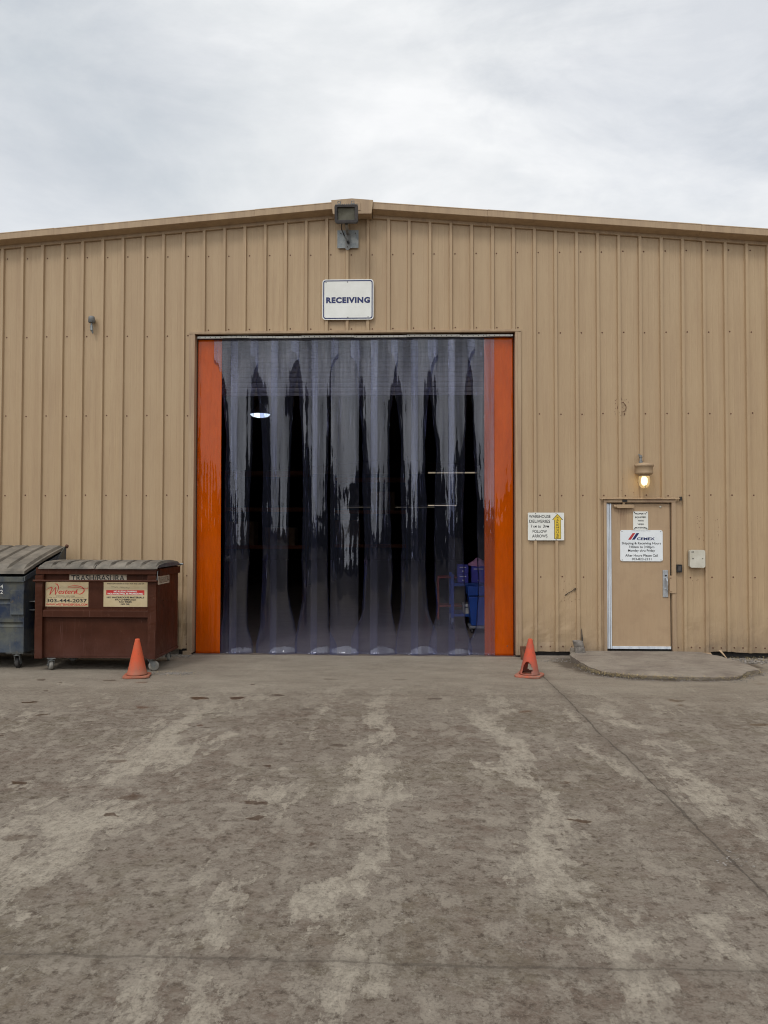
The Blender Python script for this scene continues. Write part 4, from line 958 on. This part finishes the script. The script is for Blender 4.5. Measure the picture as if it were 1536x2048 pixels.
def brown_dumpster():
    X0, X1, Y0, Y1, Z0, Z1 = -4.865, -3.300, -1.42, -.50, .185, 1.335
    t = thing('dumpster', ((X0+X1)/2, (Y0+Y1)/2, 0), 'brown steel trash dumpster on casters with grey plastic lids, left of the doorway', 'dumpster', 'dumpsters')
    m = MB(); th = .012
    m.box(X0+.02, X1-.02, Y0+.03, Y0+.03+th, Z0, Z1-.02)          # front sheet
    m.box(X0+.02, X1-.02, Y1-th, Y1, Z0, Z1)                       # rear sheet
    m.box(X0, X0+th, Y0+.02, Y1-.002, Z0, Z1-.01)
    m.box(X1-th, X1, Y0+.02, Y1-.002, Z0, Z1-.01)
    m.box(X0+.02, X1-.02, Y0+.05, Y1-.02, Z0+.01, Z0+.03)
    m.box(X0+.01, X1-.01, Y0+.03, Y1, Z0-.018, Z0-.001)
    body = m.build('body', 'brown', t, bevel=.004)
    m = MB()
    for x0, x1 in ((X0-.012, X0+.085), (X1-.10, X1+.004)):
        m = MB(); zs_ = [Z0-.02+i*(Z1-.10-Z0+.02)/22 for i in range(23)]
        for a, b in zip(zs_, zs_[1:]):
            A = [(x0+.006*nz(a*6, x0), Y0-.028+.010*nz(a*7, x0, 3), a), (x1+.004*nz(a*8, x1), Y0-.028+.010*nz(a*9, x1, 3), a), (x1, Y0+.028, a), (x0, Y0+.028, a)]
            B = [(x0+.006*nz(b*6, x0), Y0-.028+.010*nz(b*7, x0, 3), b), (x1+.004*nz(b*8, x1), Y0-.028+.010*nz(b*9, x1, 3), b), (x1, Y0+.028, b), (x0, Y0+.028, b)]
            m.add(A+B, [(i, (i+1) % 4, (i+1) % 4+4, i+4) for i in range(4)])
        m.build('corner_post', 'brown', t, weld=True)
    m = MB(); m.box(X0-.004, X1+.006, Y0-.035, Y0+.055, Z1-.085, Z1); m.box(X0-.004, X0+.095, Y0-.02, Y0+.05, Z1-.16, Z1-.087); m.box(X1-.115, X1+.004, Y0-.02, Y0+.05, Z1-.16, Z1-.087)
    m.build('top_rim', 'brown', t, bevel=.006)
    m = MB(); pts = [(X0-.03+i*(X1-X0+.05)/16, Y0-.045+.003*nz(i, 1), Z1-.168+.004*nz(i*.7, 4)) for i in range(17)]
    m.tube(pts, .014, 8); m.build('lid_bar', 'brown', t)
    m = MB(); m.prism([(Y0+.028, .800), (Y0-.02, .782), (Y0-.022, .775), (Y0-.022, .700), (Y0-.008, .692), (Y0+.028, .690)], 0, X0+.087, X1-.102); m.build('reinforcing_channel', 'brown', t, bevel=.003)
    m = MB(); m.box(X1, X1+.022, Y0+.08, Y1+.03, Z1-.11, Z1-.018); m.box(X1, X1+.015, Y0+.03, Y1, Z0-.015, Z0+.02); m.box(X0-.022, X0, Y0+.08, Y1+.03, Z1-.11, Z1-.018)
    m.build('side_rim', 'brown', t, bevel=.004)
    m = MB(); m.cyl((X1+.012, Y0+.01, Z1-.04), (X1+.010, Y0-.01, Z1-.16), .007, 6); m.build('chain', 'galv', t)
    # lids: two, gently domed front to back, with raised flutes
    xm = (X0+X1)/2+.0
    for li, (a, b) in enumerate(((X0+.04, xm-.005), (xm+.005, X1+.03))):
        m = MB(); nx_, ny_ = 60, 18; vs = []
        for j in range(ny_+1):
            v = j/ny_; yy = Y0-.055+(Y1-Y0+.085)*v
            for i in range(nx_+1):
                u = i/nx_; xx = a+(b-a)*u
                ph = (u*4) % 1; fl = sst((ph-.10)/.05)*(1-sst((ph-.86)/.05))
                ef = min(1, v/.10)*min(1, (1-v)/.05)
                zz = Z1+.012+.044*sin(pi*(.06+.94*v)**.9)**.9*1.0+.032*fl*ef+.004*nz(xx*3, yy*3, li)
                if j == 0: zz = Z1+.004+.004*nz(xx*6, li)
                vs.append((xx, yy, zz))
        m.add(vs, [(j*(nx_+1)+i, j*(nx_+1)+i+1, (j+1)*(nx_+1)+i+1, (j+1)*(nx_+1)+i) for j in range(ny_) for i in range(nx_)], 0, False)
        # end walls down to the rim
        for i in (0, nx_):
            row = [vs[j*(nx_+1)+i] for j in range(ny_+1)]
            m.add(row+[(p[0], p[1], Z1+.002) for p in row], [(j, j+1, ny_+2+j, ny_+1+j) for j in range(ny_)], 1)
        row = vs[:nx_+1]; m.add(row+[(p[0], p[1]-.004, p[2]-.018) for p in row], [(i, i+1, nx_+2+i, nx_+1+i) for i in range(nx_)], 0)
        row = vs[-nx_-1:]; m.add(row+[(p[0], p[1]+.006, Z1-.01) for p in row], [(i, i+1, nx_+2+i, nx_+1+i) for i in range(nx_)], 1)
        m.build('lid', ['lid', 'lidedge'], t)
    m = MB(); m.cyl((X0, Y1+.04, Z1+.01), (X1+.06, Y1+.04, Z1+.01), .014, 8); m.build('hinge_rod', 'galv', t)
    # stickers
    yS = Y0+.0285
    m = MB(); m.box(-4.765, -4.20, yS-.0025, yS, .83, 1.152); s = m.build('company_sticker', 'sticker', t)
    m = MB(); y = yS-.004
    text(m, '303-444-2037', -4.483, .908, y, .53, .045, 0, .02)
    text(m, 'DISPOSAL SERVICES', -4.50, .966, y, .25, .011, 0, .01)
    text(m, 'FOR QUALITY & SERVICE INFORMATION', -4.49, .944, y, .46, .008, 0, .0)
    m.build('phone_number', 'ink', s)
    m = MB(); text(m, 'WWW.WESTERNDISPOSAL.COM', -4.483, .857, y, .545, .028, 0, .02)
    # script logo: big swash W, then letters and a looping tail
    Xo, Zo = -4.755, .975
    def st(pts, ws): ribbon(m, [(Xo+p[0], Zo+p[1]) for p in pts], ws, y-.0004)
    st([(.00, .065), (.03, .090), (.075, .100), (.06, .05), (.045, .005)], [.004, .006, .012, .012, .006])
    st([(.045, .005), (.085, .055), (.125, .10), (.120, .05), (.118, .008)], [.004, .005, .010, .012, .008])
    st([(.118, .008), (.150, .06), (.160, .11), (.140, .142), (.112, .150)], [.005, .006, .012, .012, .004])
    text(m, 'estern', Xo+.285, Zo+.052, y, .25, .060, 0, .012, .35)
    st([(.37, .02), (.40, .055), (.41, .08), (.395, .05), (.43, .018), (.475, .03), (.50, .07), (.46, .112), (.37, .125), (.29, .112), (.30, .10), (.40, .103), (.52, .085), (.55, .10)], [.004, .008, .006, .005, .006, .012, .014, .010, .007, .004, .003, .005, .007, .004])
    m.build('script_logo', 'signred', s)
    m = MB(); m.box(-4.00, -3.425, yS-.0025, yS, .83, 1.152); s = m.build('warning_sticker', 'sticker', t)
    m = MB(); text(m, 'THIS CONTAINER IS ONLY FOR THE USE OF:', -3.712, 1.128, y, .49, .013, 0, .02)
    text(m, 'NO HAZARDOUS MATERIALS', -3.712, .952, y, .49, .020, 0, .035); text(m, 'NO CHEMICALS', -3.712, .923, y, .27, .020, 0, .035); text(m, 'NO TIRES', -3.712, .894, y, .165, .020, 0, .035); text(m, 'NO OIL', -3.712, .865, y, .12, .020, 0, .035)
    sc_ = []
    for i in range(26): sc_.append((-3.90+i*.0095, 1.085-i*.0006+(.012 if i % 2 else -.004)*(1+.6*nz(i*1.7, 2))))
    ribbon(m, sc_[:10], [.002]*10, y, 0, 3); ribbon(m, sc_[12:], [.002]*14, y, 0, 3)
    m.build('printing', 'ink', s)
    m = MB(); m.box(-3.965, -3.465, yS-.0035, yS-.0027, .985, 1.045); m.build('red_band', 'signred', s)
    m = MB(); text(m, 'NO ILLEGAL DUMPING', -3.715, 1.029, y-.0008, .30, .019, 0, .04); text(m, 'VIOLATORS WILL BE PROSECUTED', -3.715, 1.000, y-.0008, .47, .019, 0, .04); m.build('white_printing', 'signwhite', s)
    m = MB(); m.box(-4.452, -3.70, yS-.0025, yS, 1.150, 1.246); s = m.build('trash_sticker', 'stickerold', t)
    m = MB(); text(m, 'TRASH/BASURA', -4.076, 1.203, y, .70, .078, 0, .01); m.build('printing', 'ink', s)
    # same words on the right side, faded
    m = MB(); m.box(X1+.0005, X1+.0025, -1.365, -.90, 1.115, 1.225); s = m.build('side_sticker', 'stickerold', t)
    RT = Matrix.Translation((X1+.004, -1.13, 0)) @ Matrix.Rotation(pi/2, 4, 'Z')
    m = MB(); text(m, 'TRASH/BASURA', 0, 1.170, 0, .43, .080, 0, .01, xf=RT); m.build('printing', 'rust', s)
    m = MB(); m.box(X1+.0005, X1+.012, -1.15, -1.11, .83, .90); m.build('side_bracket', 'brown', t)
    for (x, yy, a) in ((X0+.17, Y0+.06, rad(35)), (X1-.085, Y0+.07, rad(-62)), (X0+.17, Y1-.12, rad(100)), (X1-.10, Y1-.09, rad(15))): caster(t, x, yy, .066, a, ztop=.165)
brown_dumpster()

def blue_dumpster():
    X0, X1, Y0, Y1, Z0 = -6.92, -5.065, -1.36, -.24, .225
    ZF, ZR = 1.20, 1.51
    t = thing('dumpster', ((X0+X1)/2, (Y0+Y1)/2, 0), 'scraped blue steel dumpster with a sloping grey lid, cut by the left edge', 'dumpster', 'dumpsters')
    m = MB()
    m.prism([(Y0, Z0), (Y1, Z0), (Y1, ZR), (Y0, ZF)], 0, X1-.012, X1); m.prism([(Y0, Z0), (Y1, Z0), (Y1, ZR), (Y0, ZF)], 0, X0, X0+.012)
    m.box(X0+.012, X1-.012, Y1-.012, Y1, Z0, ZR)
    # pressed front with horizontal steps
    sec = [(Y0, Z0), (Y0, .54), (Y0-.005, .56), (Y0+.022, .585), (Y0+.022, .60), (Y0-.0, .62), (Y0, .835), (Y0-.005, .855), (Y0+.022, .88), (Y0+.022, .90), (Y0, .92), (Y0, ZF-.06), (Y0+.014, ZF-.06), (Y0+.03, .90), (Y0+.03, Z0)]
    m.prism(sec, 0, X0+.002, X1-.013); m.box(X0+.02, X1-.02, Y0+.03, Y1-.02, Z0+.005, Z0+.02)
    m.build('body', 'blue', t)
    m = MB(); m.box(X0-.01, X1+.012, Y0-.03, Y0+.02, ZF-.055, ZF+.012); m.build('front_rim', 'blue', t, bevel=.006)
    m = MB(); m.prism([(Y0-.03, ZF-.045), (Y0-.03, ZF+.012), (Y1+.02, ZR+.012), (Y1+.02, ZR-.045)], 0, X1+.0005, X1+.024); m.build('side_rim', 'blue', t, bevel=.004)
    m = MB(); m.box(X1-.17, X1+.008, Y0-.03, Y0-.006, .72, 1.04); m.build('corner_gusset', 'blue', t, bevel=.004)
    for z0, z1 in ((.76, .87),):
        m = MB(); ya, yb = Y0+.14, Y1-.12
        m.box(X1+.001, X1+.13, ya, yb, z0, z0+.01); m.box(X1+.001, X1+.13, ya, yb, z1, z1+.01); m.box(X1+.12, X1+.13, ya, yb, z0+.011, z1-.001); m.build('fork_pocket', 'greymetal', t)
    # rear upper wing + hinge lug
    m = MB(); m.prism([(Y1-.30, ZR-.13), (Y1, ZR-.35), (Y1+.01, ZR+.05), (Y1-.03, ZR+.08)], 0, X1+.026, X1+.036); m.lathe([(.022, -.015), (.030, 0), (.022, .02)], 8, Matrix.Translation((X1+.045, Y1+.0, ZR+.08)) @ Matrix.Rotation(pi/2, 4, 'Y'), 1, smooth=False); m.build('hinge_lug', ['blue', 'rust'], t)
    m = MB(); m.cyl((X0, Y1+.02, ZR+.06), (X1+.05, Y1+.02, ZR+.06), .012, 8); m.build('hinge_rod', 'galv', t)
    xm = (X0+X1)/2
    for li, (a, b) in enumerate(((X0-.02, xm-.005), (xm+.005, X1+.015))):
        m = MB(); nx_, ny_ = 56, 14; vs = []
        for j in range(ny_+1):
            v = j/ny_; yy = Y0-.03+(Y1-Y0+.05)*v
            for i in range(nx_+1):
                u = i/nx_; xx = a+(b-a)*u
                ph = (u*4+.12) % 1; fl = sst((ph-.10)/.04)*(1-sst((ph-.90)/.04))
                ef = sst((v-.06)/.06)*min(1, (1-v)/.03)
                rimf = 1 if u < .96 else 0
                zz = ZF+.085+(ZR+.075-ZF-.085)*v+.036*fl*ef*rimf+.05*sin(pi*v)*.35
                vs.append((xx-.10*v*(1 if li else 0)*0, yy, zz))
        m.add(vs, [(j*(nx_+1)+i, j*(nx_+1)+i+1, (j+1)*(nx_+1)+i+1, (j+1)*(nx_+1)+i) for j in range(ny_) for i in range(nx_)])
        row = vs[:nx_+1]; m.add(row+[(p[0], p[1]-.006, p[2]-.035) for p in row], [(i, i+1, nx_+2+i, nx_+1+i) for i in range(nx_)])
        for i in (0, nx_):
            row = [vs[j*(nx_+1)+i] for j in range(ny_+1)]; m.add(row+[(p[0], p[1], p[2]-.04) for p in row], [(j, j+1, ny_+2+j, ny_+1+j) for j in range(ny_)], 0)
        m.build('lid', ['lid', 'lidedge'], t)
    # flaking numbers
    m = MB(); vtext(m, '42', X1-.30, .98, 1.12, Y0-.0015, .035, 0, .0); m.build('worn_number', 'signwhite', t)
    for (x, yy, a) in ((X1-.14, Y0+.12, rad(8)), (X0+.14, Y0+.12, rad(30)), (X1-.14, Y1-.14, rad(80)), (X0+.14, Y1-.14, rad(-40))): caster(t, x, yy, .070, a, wheel='rubber', ztop=.205)
    m = MB(); m.box(X1-.25, X1-.02, Y0+.03, Y0+.23, .207, .224); m.build('caster_pad', 'galv', t)
blue_dumpster()

# ------------------------------------------------------------------ cones
def cone(x, y, label, mat, lean, rz, hole=False, h=.455):
    t = thing('traffic_cone', (x, y, 0), label, 'traffic cone', 'traffic cones either side of the doorway')
    T0 = Matrix.Translation((x, y, .012)) @ Matrix.Rotation(rz, 4, 'Z') @ Matrix.Rotation(lean[0], 4, 'X') @ Matrix.Rotation(lean[1], 4, 'Y')
    m = MB(); seg, lev = 40, 36; rows = []
    for j in range(lev+1):
        v = j/lev; r = .122*(1-v)+.027*v; r += .006*max(0, 1-v*9)
        rows.append([(r*cos(2*pi*i/seg), r*sin(2*pi*i/seg)*(1 if not hole else .97), .024+(h-.024)*v) for i in range(seg)])
    vs = [T0 @ Vector(p) for r in rows for p in r]; fs = []
    for j in range(lev):
        for i in range(seg):
            if hole:
                a = (2*pi*(i+.5)/seg-rz) ; a0 = -pi/2-.42-rz*0
                d = ((2*pi*(i+.5)/seg)-(1.5*pi-.48-rz)+pi) % (2*pi)-pi
                vv = (j+.5)/lev
                if d > 0: d2 = d-pi
                else: d2 = d+pi
                if .05 < vv < .33 and abs(d2) < .50*sqrt(max(0, 1-((vv-.17)/.18)**2)): continue
                if (vv > .03 and vv < .36) and abs(d) < .64*sqrt(max(0, 1-((vv-.16)/.20)**2)) : continue
            fs.append((j*seg+i, j*seg+(i+1) % seg, (j+1)*seg+(i+1) % seg, (j+1)*seg+i))
    m.add(vs, fs, 0, True)
    o = m.build('cone_body', mat, t); sm = o.modifiers.new('thickness', 'SOLIDIFY'); sm.thickness = .005; sm.offset = -1
    m = MB(); m.lathe([(.0275, h-.001), (.024, h+.004), (.019, h+.001), (.019, h-.02)], 24, T0, cap=False); m.build('tip', 'cone', t)
    m = MB(); b = .158; c = .035
    oc = [(-b+c, -b), (b-c, -b), (b, -b+c), (b, b-c), (b-c, b), (-b+c, b), (-b, b-c), (-b, -b+c)]
    low = [T0 @ Vector((p[0], p[1], -.006+.012*nz(p[0]*9, p[1]*9, x)*(2 if hole else .5))) for p in oc]; hi = [Vector(p)+Vector((0, 0, .024)) for p in low]
    m.add(low+hi, [tuple(range(8))[::-1], tuple(range(8, 16))]+[(i, (i+1) % 8, (i+1) % 8+8, i+8) for i in range(8)])
    m.build('cone_base', 'conebase' if hole else mat, t, bevel=.005)
cone(-3.418, -1.76, 'intact bright orange traffic cone in front of the brown dumpster', 'cone', (0, 0), rad(12))
cone(1.462, -1.50, 'faded orange traffic cone with a large hole torn in its side', 'coneold', (rad(1), rad(2)), rad(-24), True)

# ------------------------------------------------------------------ concrete bits by the wall
def lump(name, x, y, r, h, lean, mat, label, cat, seed):
    m = MB(); seg, lev = 28, 14; vs = []
    for j in range(lev+1):
        v = j/lev
        for i in range(seg):
            a = 2*pi*i/seg; rr = r*(1+.07*nz(cos(a)*1.5, sin(a)*1.5, v*3+seed)+.03*nz(cos(a)*5, sin(a)*5, v*9+seed))
            if abs(v-.72) < .05: rr *= .95
            vs.append((x+rr*cos(a)+lean*v, y+rr*sin(a), h*v+.012*nz(cos(a)*2, sin(a)*2, seed+j*.1)*(v > .9)))
    m.add(vs, [(j*seg+i, j*seg+(i+1) % seg, (j+1)*seg+(i+1) % seg, (j+1)*seg+i) for j in range(lev) for i in range(seg)]+[tuple(range(lev*seg, (lev+1)*seg))], 0, False)
    return tag(m.build(name, mat), label, cat)
lump('concrete_cylinder', 2.395, -.20, .073, .265, -.055, 'stone', 'leaning rough grey concrete cylinder at the wall left of the small door', 'concrete block', 3)
lump('concrete_cylinder', 2.31, -.10, .06, .15, 0, 'slab', 'short squat concrete stub behind the leaning concrete cylinder', 'concrete block', 9)
lump('post_stump', 1.575, -.22, .042, .185, -.01, 'rust', 'short rusty broken post stump beside the right edge of the curtain', 'post', 5)

# door slab
out_ = [(2.20, -.30), (2.215, -.55), (2.235, -.85), (2.30, -1.12), (2.40, -1.34), (2.52, -1.46), (2.66, -1.54), (2.85, -1.60), (3.05, -1.63), (3.3, -1.645), (3.55, -1.65), (3.8, -1.655), (3.98, -1.64), (4.12, -1.45), (4.24, -1.30), (4.44, -1.19), (4.42, -.95), (4.36, -.65), (4.28, -.35), (4.12, -.05)]
den = []
for (a, b), (c, d) in zip(out_, out_[1:]):
    for i in range(6):
        t_ = i/6; px, py = a+(c-a)*t_, b+(d-b)*t_; q = 1 if py > -.3 else 1
        den.append((px+.022*nz(px*7, py*7, 1)+.012*nz(px*25, py*25, 5), py+.022*nz(px*7, py*7, 3)+.014*nz(px*25, py*25, 8)))
den.append(out_[-1]); den += [(3.95, -.036), (2.5, -.036), (2.30, -.08)]
m = MB(); cx, cy = 3.3, -.6; n = len(den); rings = 12; vs = []
def sz(x, y): return .112+.042*y*.9+.006*nz(x*1.8, y*1.8, 4)
for r in range(rings+1):
    f_ = r/rings
    for (px, py) in den:
        x_, y_ = cx+(px-cx)*f_, cy+(py-cy)*f_; z_ = sz(x_, y_)-(.012 if r == rings else 0)
        vs.append((x_, y_, z_))
fs = [(r*n+i, r*n+(i+1) % n, (r+1)*n+(i+1) % n, (r+1)*n+i) for r in range(1, rings) for i in range(n)]
fs += [(i+n, (i+1) % n+n, 0) for i in range(n)]
bot = len(vs)
for i, (px, py) in enumerate(den): vs.append((cx+(px-cx)*.985, cy+(py-cy)*.985, -.03))
fs += [(rings*n+i, rings*n+(i+1) % n, bot+(i+1) % n, bot+i) for i in range(n)]
m.add(vs, fs, 0, False)
tag(m.build('doorstep_slab', 'slab'), 'low ragged-edged concrete slab in front of the small door', 'slab')

# straw and gravel
rs = random.Random(3)
m = MB()
edge = [p for p in den if p[1] < -.75]
def blade(x, y, z, ln, a, el):
    d = Vector((cos(a)*cos(el), sin(a)*cos(el), sin(el))); s_ = Vector((-sin(a), cos(a), 0))*.0016
    p = Vector((x, y, z)); q = p+d*ln*.6+Vector((0, 0, .002)); r = p+d*ln+Vector((0, 0, -.004))
    m.add([p-s_, p+s_, q+s_, q-s_, r], [(0, 1, 2, 3), (3, 2, 4)])
for i in range(1700):
    px, py = rs.choice(edge)
    if px > 3.2 and rs.random() < .6: continue
    blade(px+rs.uniform(-.06, .06), py+rs.uniform(-.05, .02), rs.uniform(.006, .045), rs.uniform(.02, .07), rs.uniform(0, 2*pi), rs.uniform(0, .5))
for i in range(260): blade(rs.uniform(4.2, 5.6), rs.uniform(-.30, -.02), rs.uniform(.006, .03), rs.uniform(.02, .07), rs.uniform(0, 2*pi), rs.uniform(0, .8))
for i in range(60): blade(rs.uniform(-3.25, -2.75), rs.uniform(-1.7, -1.35), rs.uniform(.004, .012), rs.uniform(.02, .07), rs.uniform(0, 2*pi), rs.uniform(0, .3))
tag(m.build('dry_grass', 'straw'), 'dry straw lodged along the broken edge of the doorstep slab', 'grass', kind='stuff')
m = MB()
def peb(x, y, r):
    v = []
    for dx, dy, dz in ((1,0,0),(-1,0,0),(0,1,0),(0,-1,0),(0,0,1),(0,0,-.4)):
        v.append((x+dx*r*rs.uniform(.7, 1.2), y+dy*r*rs.uniform(.7, 1.2), gh(x, y)*min(1, max(0, (-y+.1)/.6))+.3*r+dz*r*.6))
    m.add(v, [(0,2,4),(2,1,4),(1,3,4),(3,0,4),(2,0,5),(1,2,5),(3,1,5),(0,3,5)])
for i in range(700): peb(rs.uniform(-6, 5.5), rs.uniform(-9.6, -.2), rs.uniform(.002, .006))
for i in range(700): peb(rs.uniform(4.15, 5.8), rs.uniform(-.45, -.02), rs.uniform(.004, .022))
for i in range(500):
    px, py = rs.choice(edge); peb(px+rs.uniform(-.10, .10), py-rs.uniform(-.02, .14), rs.uniform(.003, .012))
for i in range(260): peb(rs.gauss(-2.98, .14), rs.gauss(-1.52, .06), rs.uniform(.003, .014))
for i in range(200): peb(rs.uniform(1.6, 2.3), rs.uniform(-.45, -.05), rs.uniform(.003, .012))
for i in range(200): peb(rs.uniform(-3.65, -3.2), rs.uniform(-.3, -.02), rs.uniform(.003, .014))
for i in range(22): peb(1.745+rs.gauss(0, .05), -6.9+rs.gauss(0, .05), rs.uniform(.004, .010))
tag(m.build('gravel', 'stone'), 'loose gravel and crumbs scattered over the dirty concrete yard', 'gravel', kind='stuff')
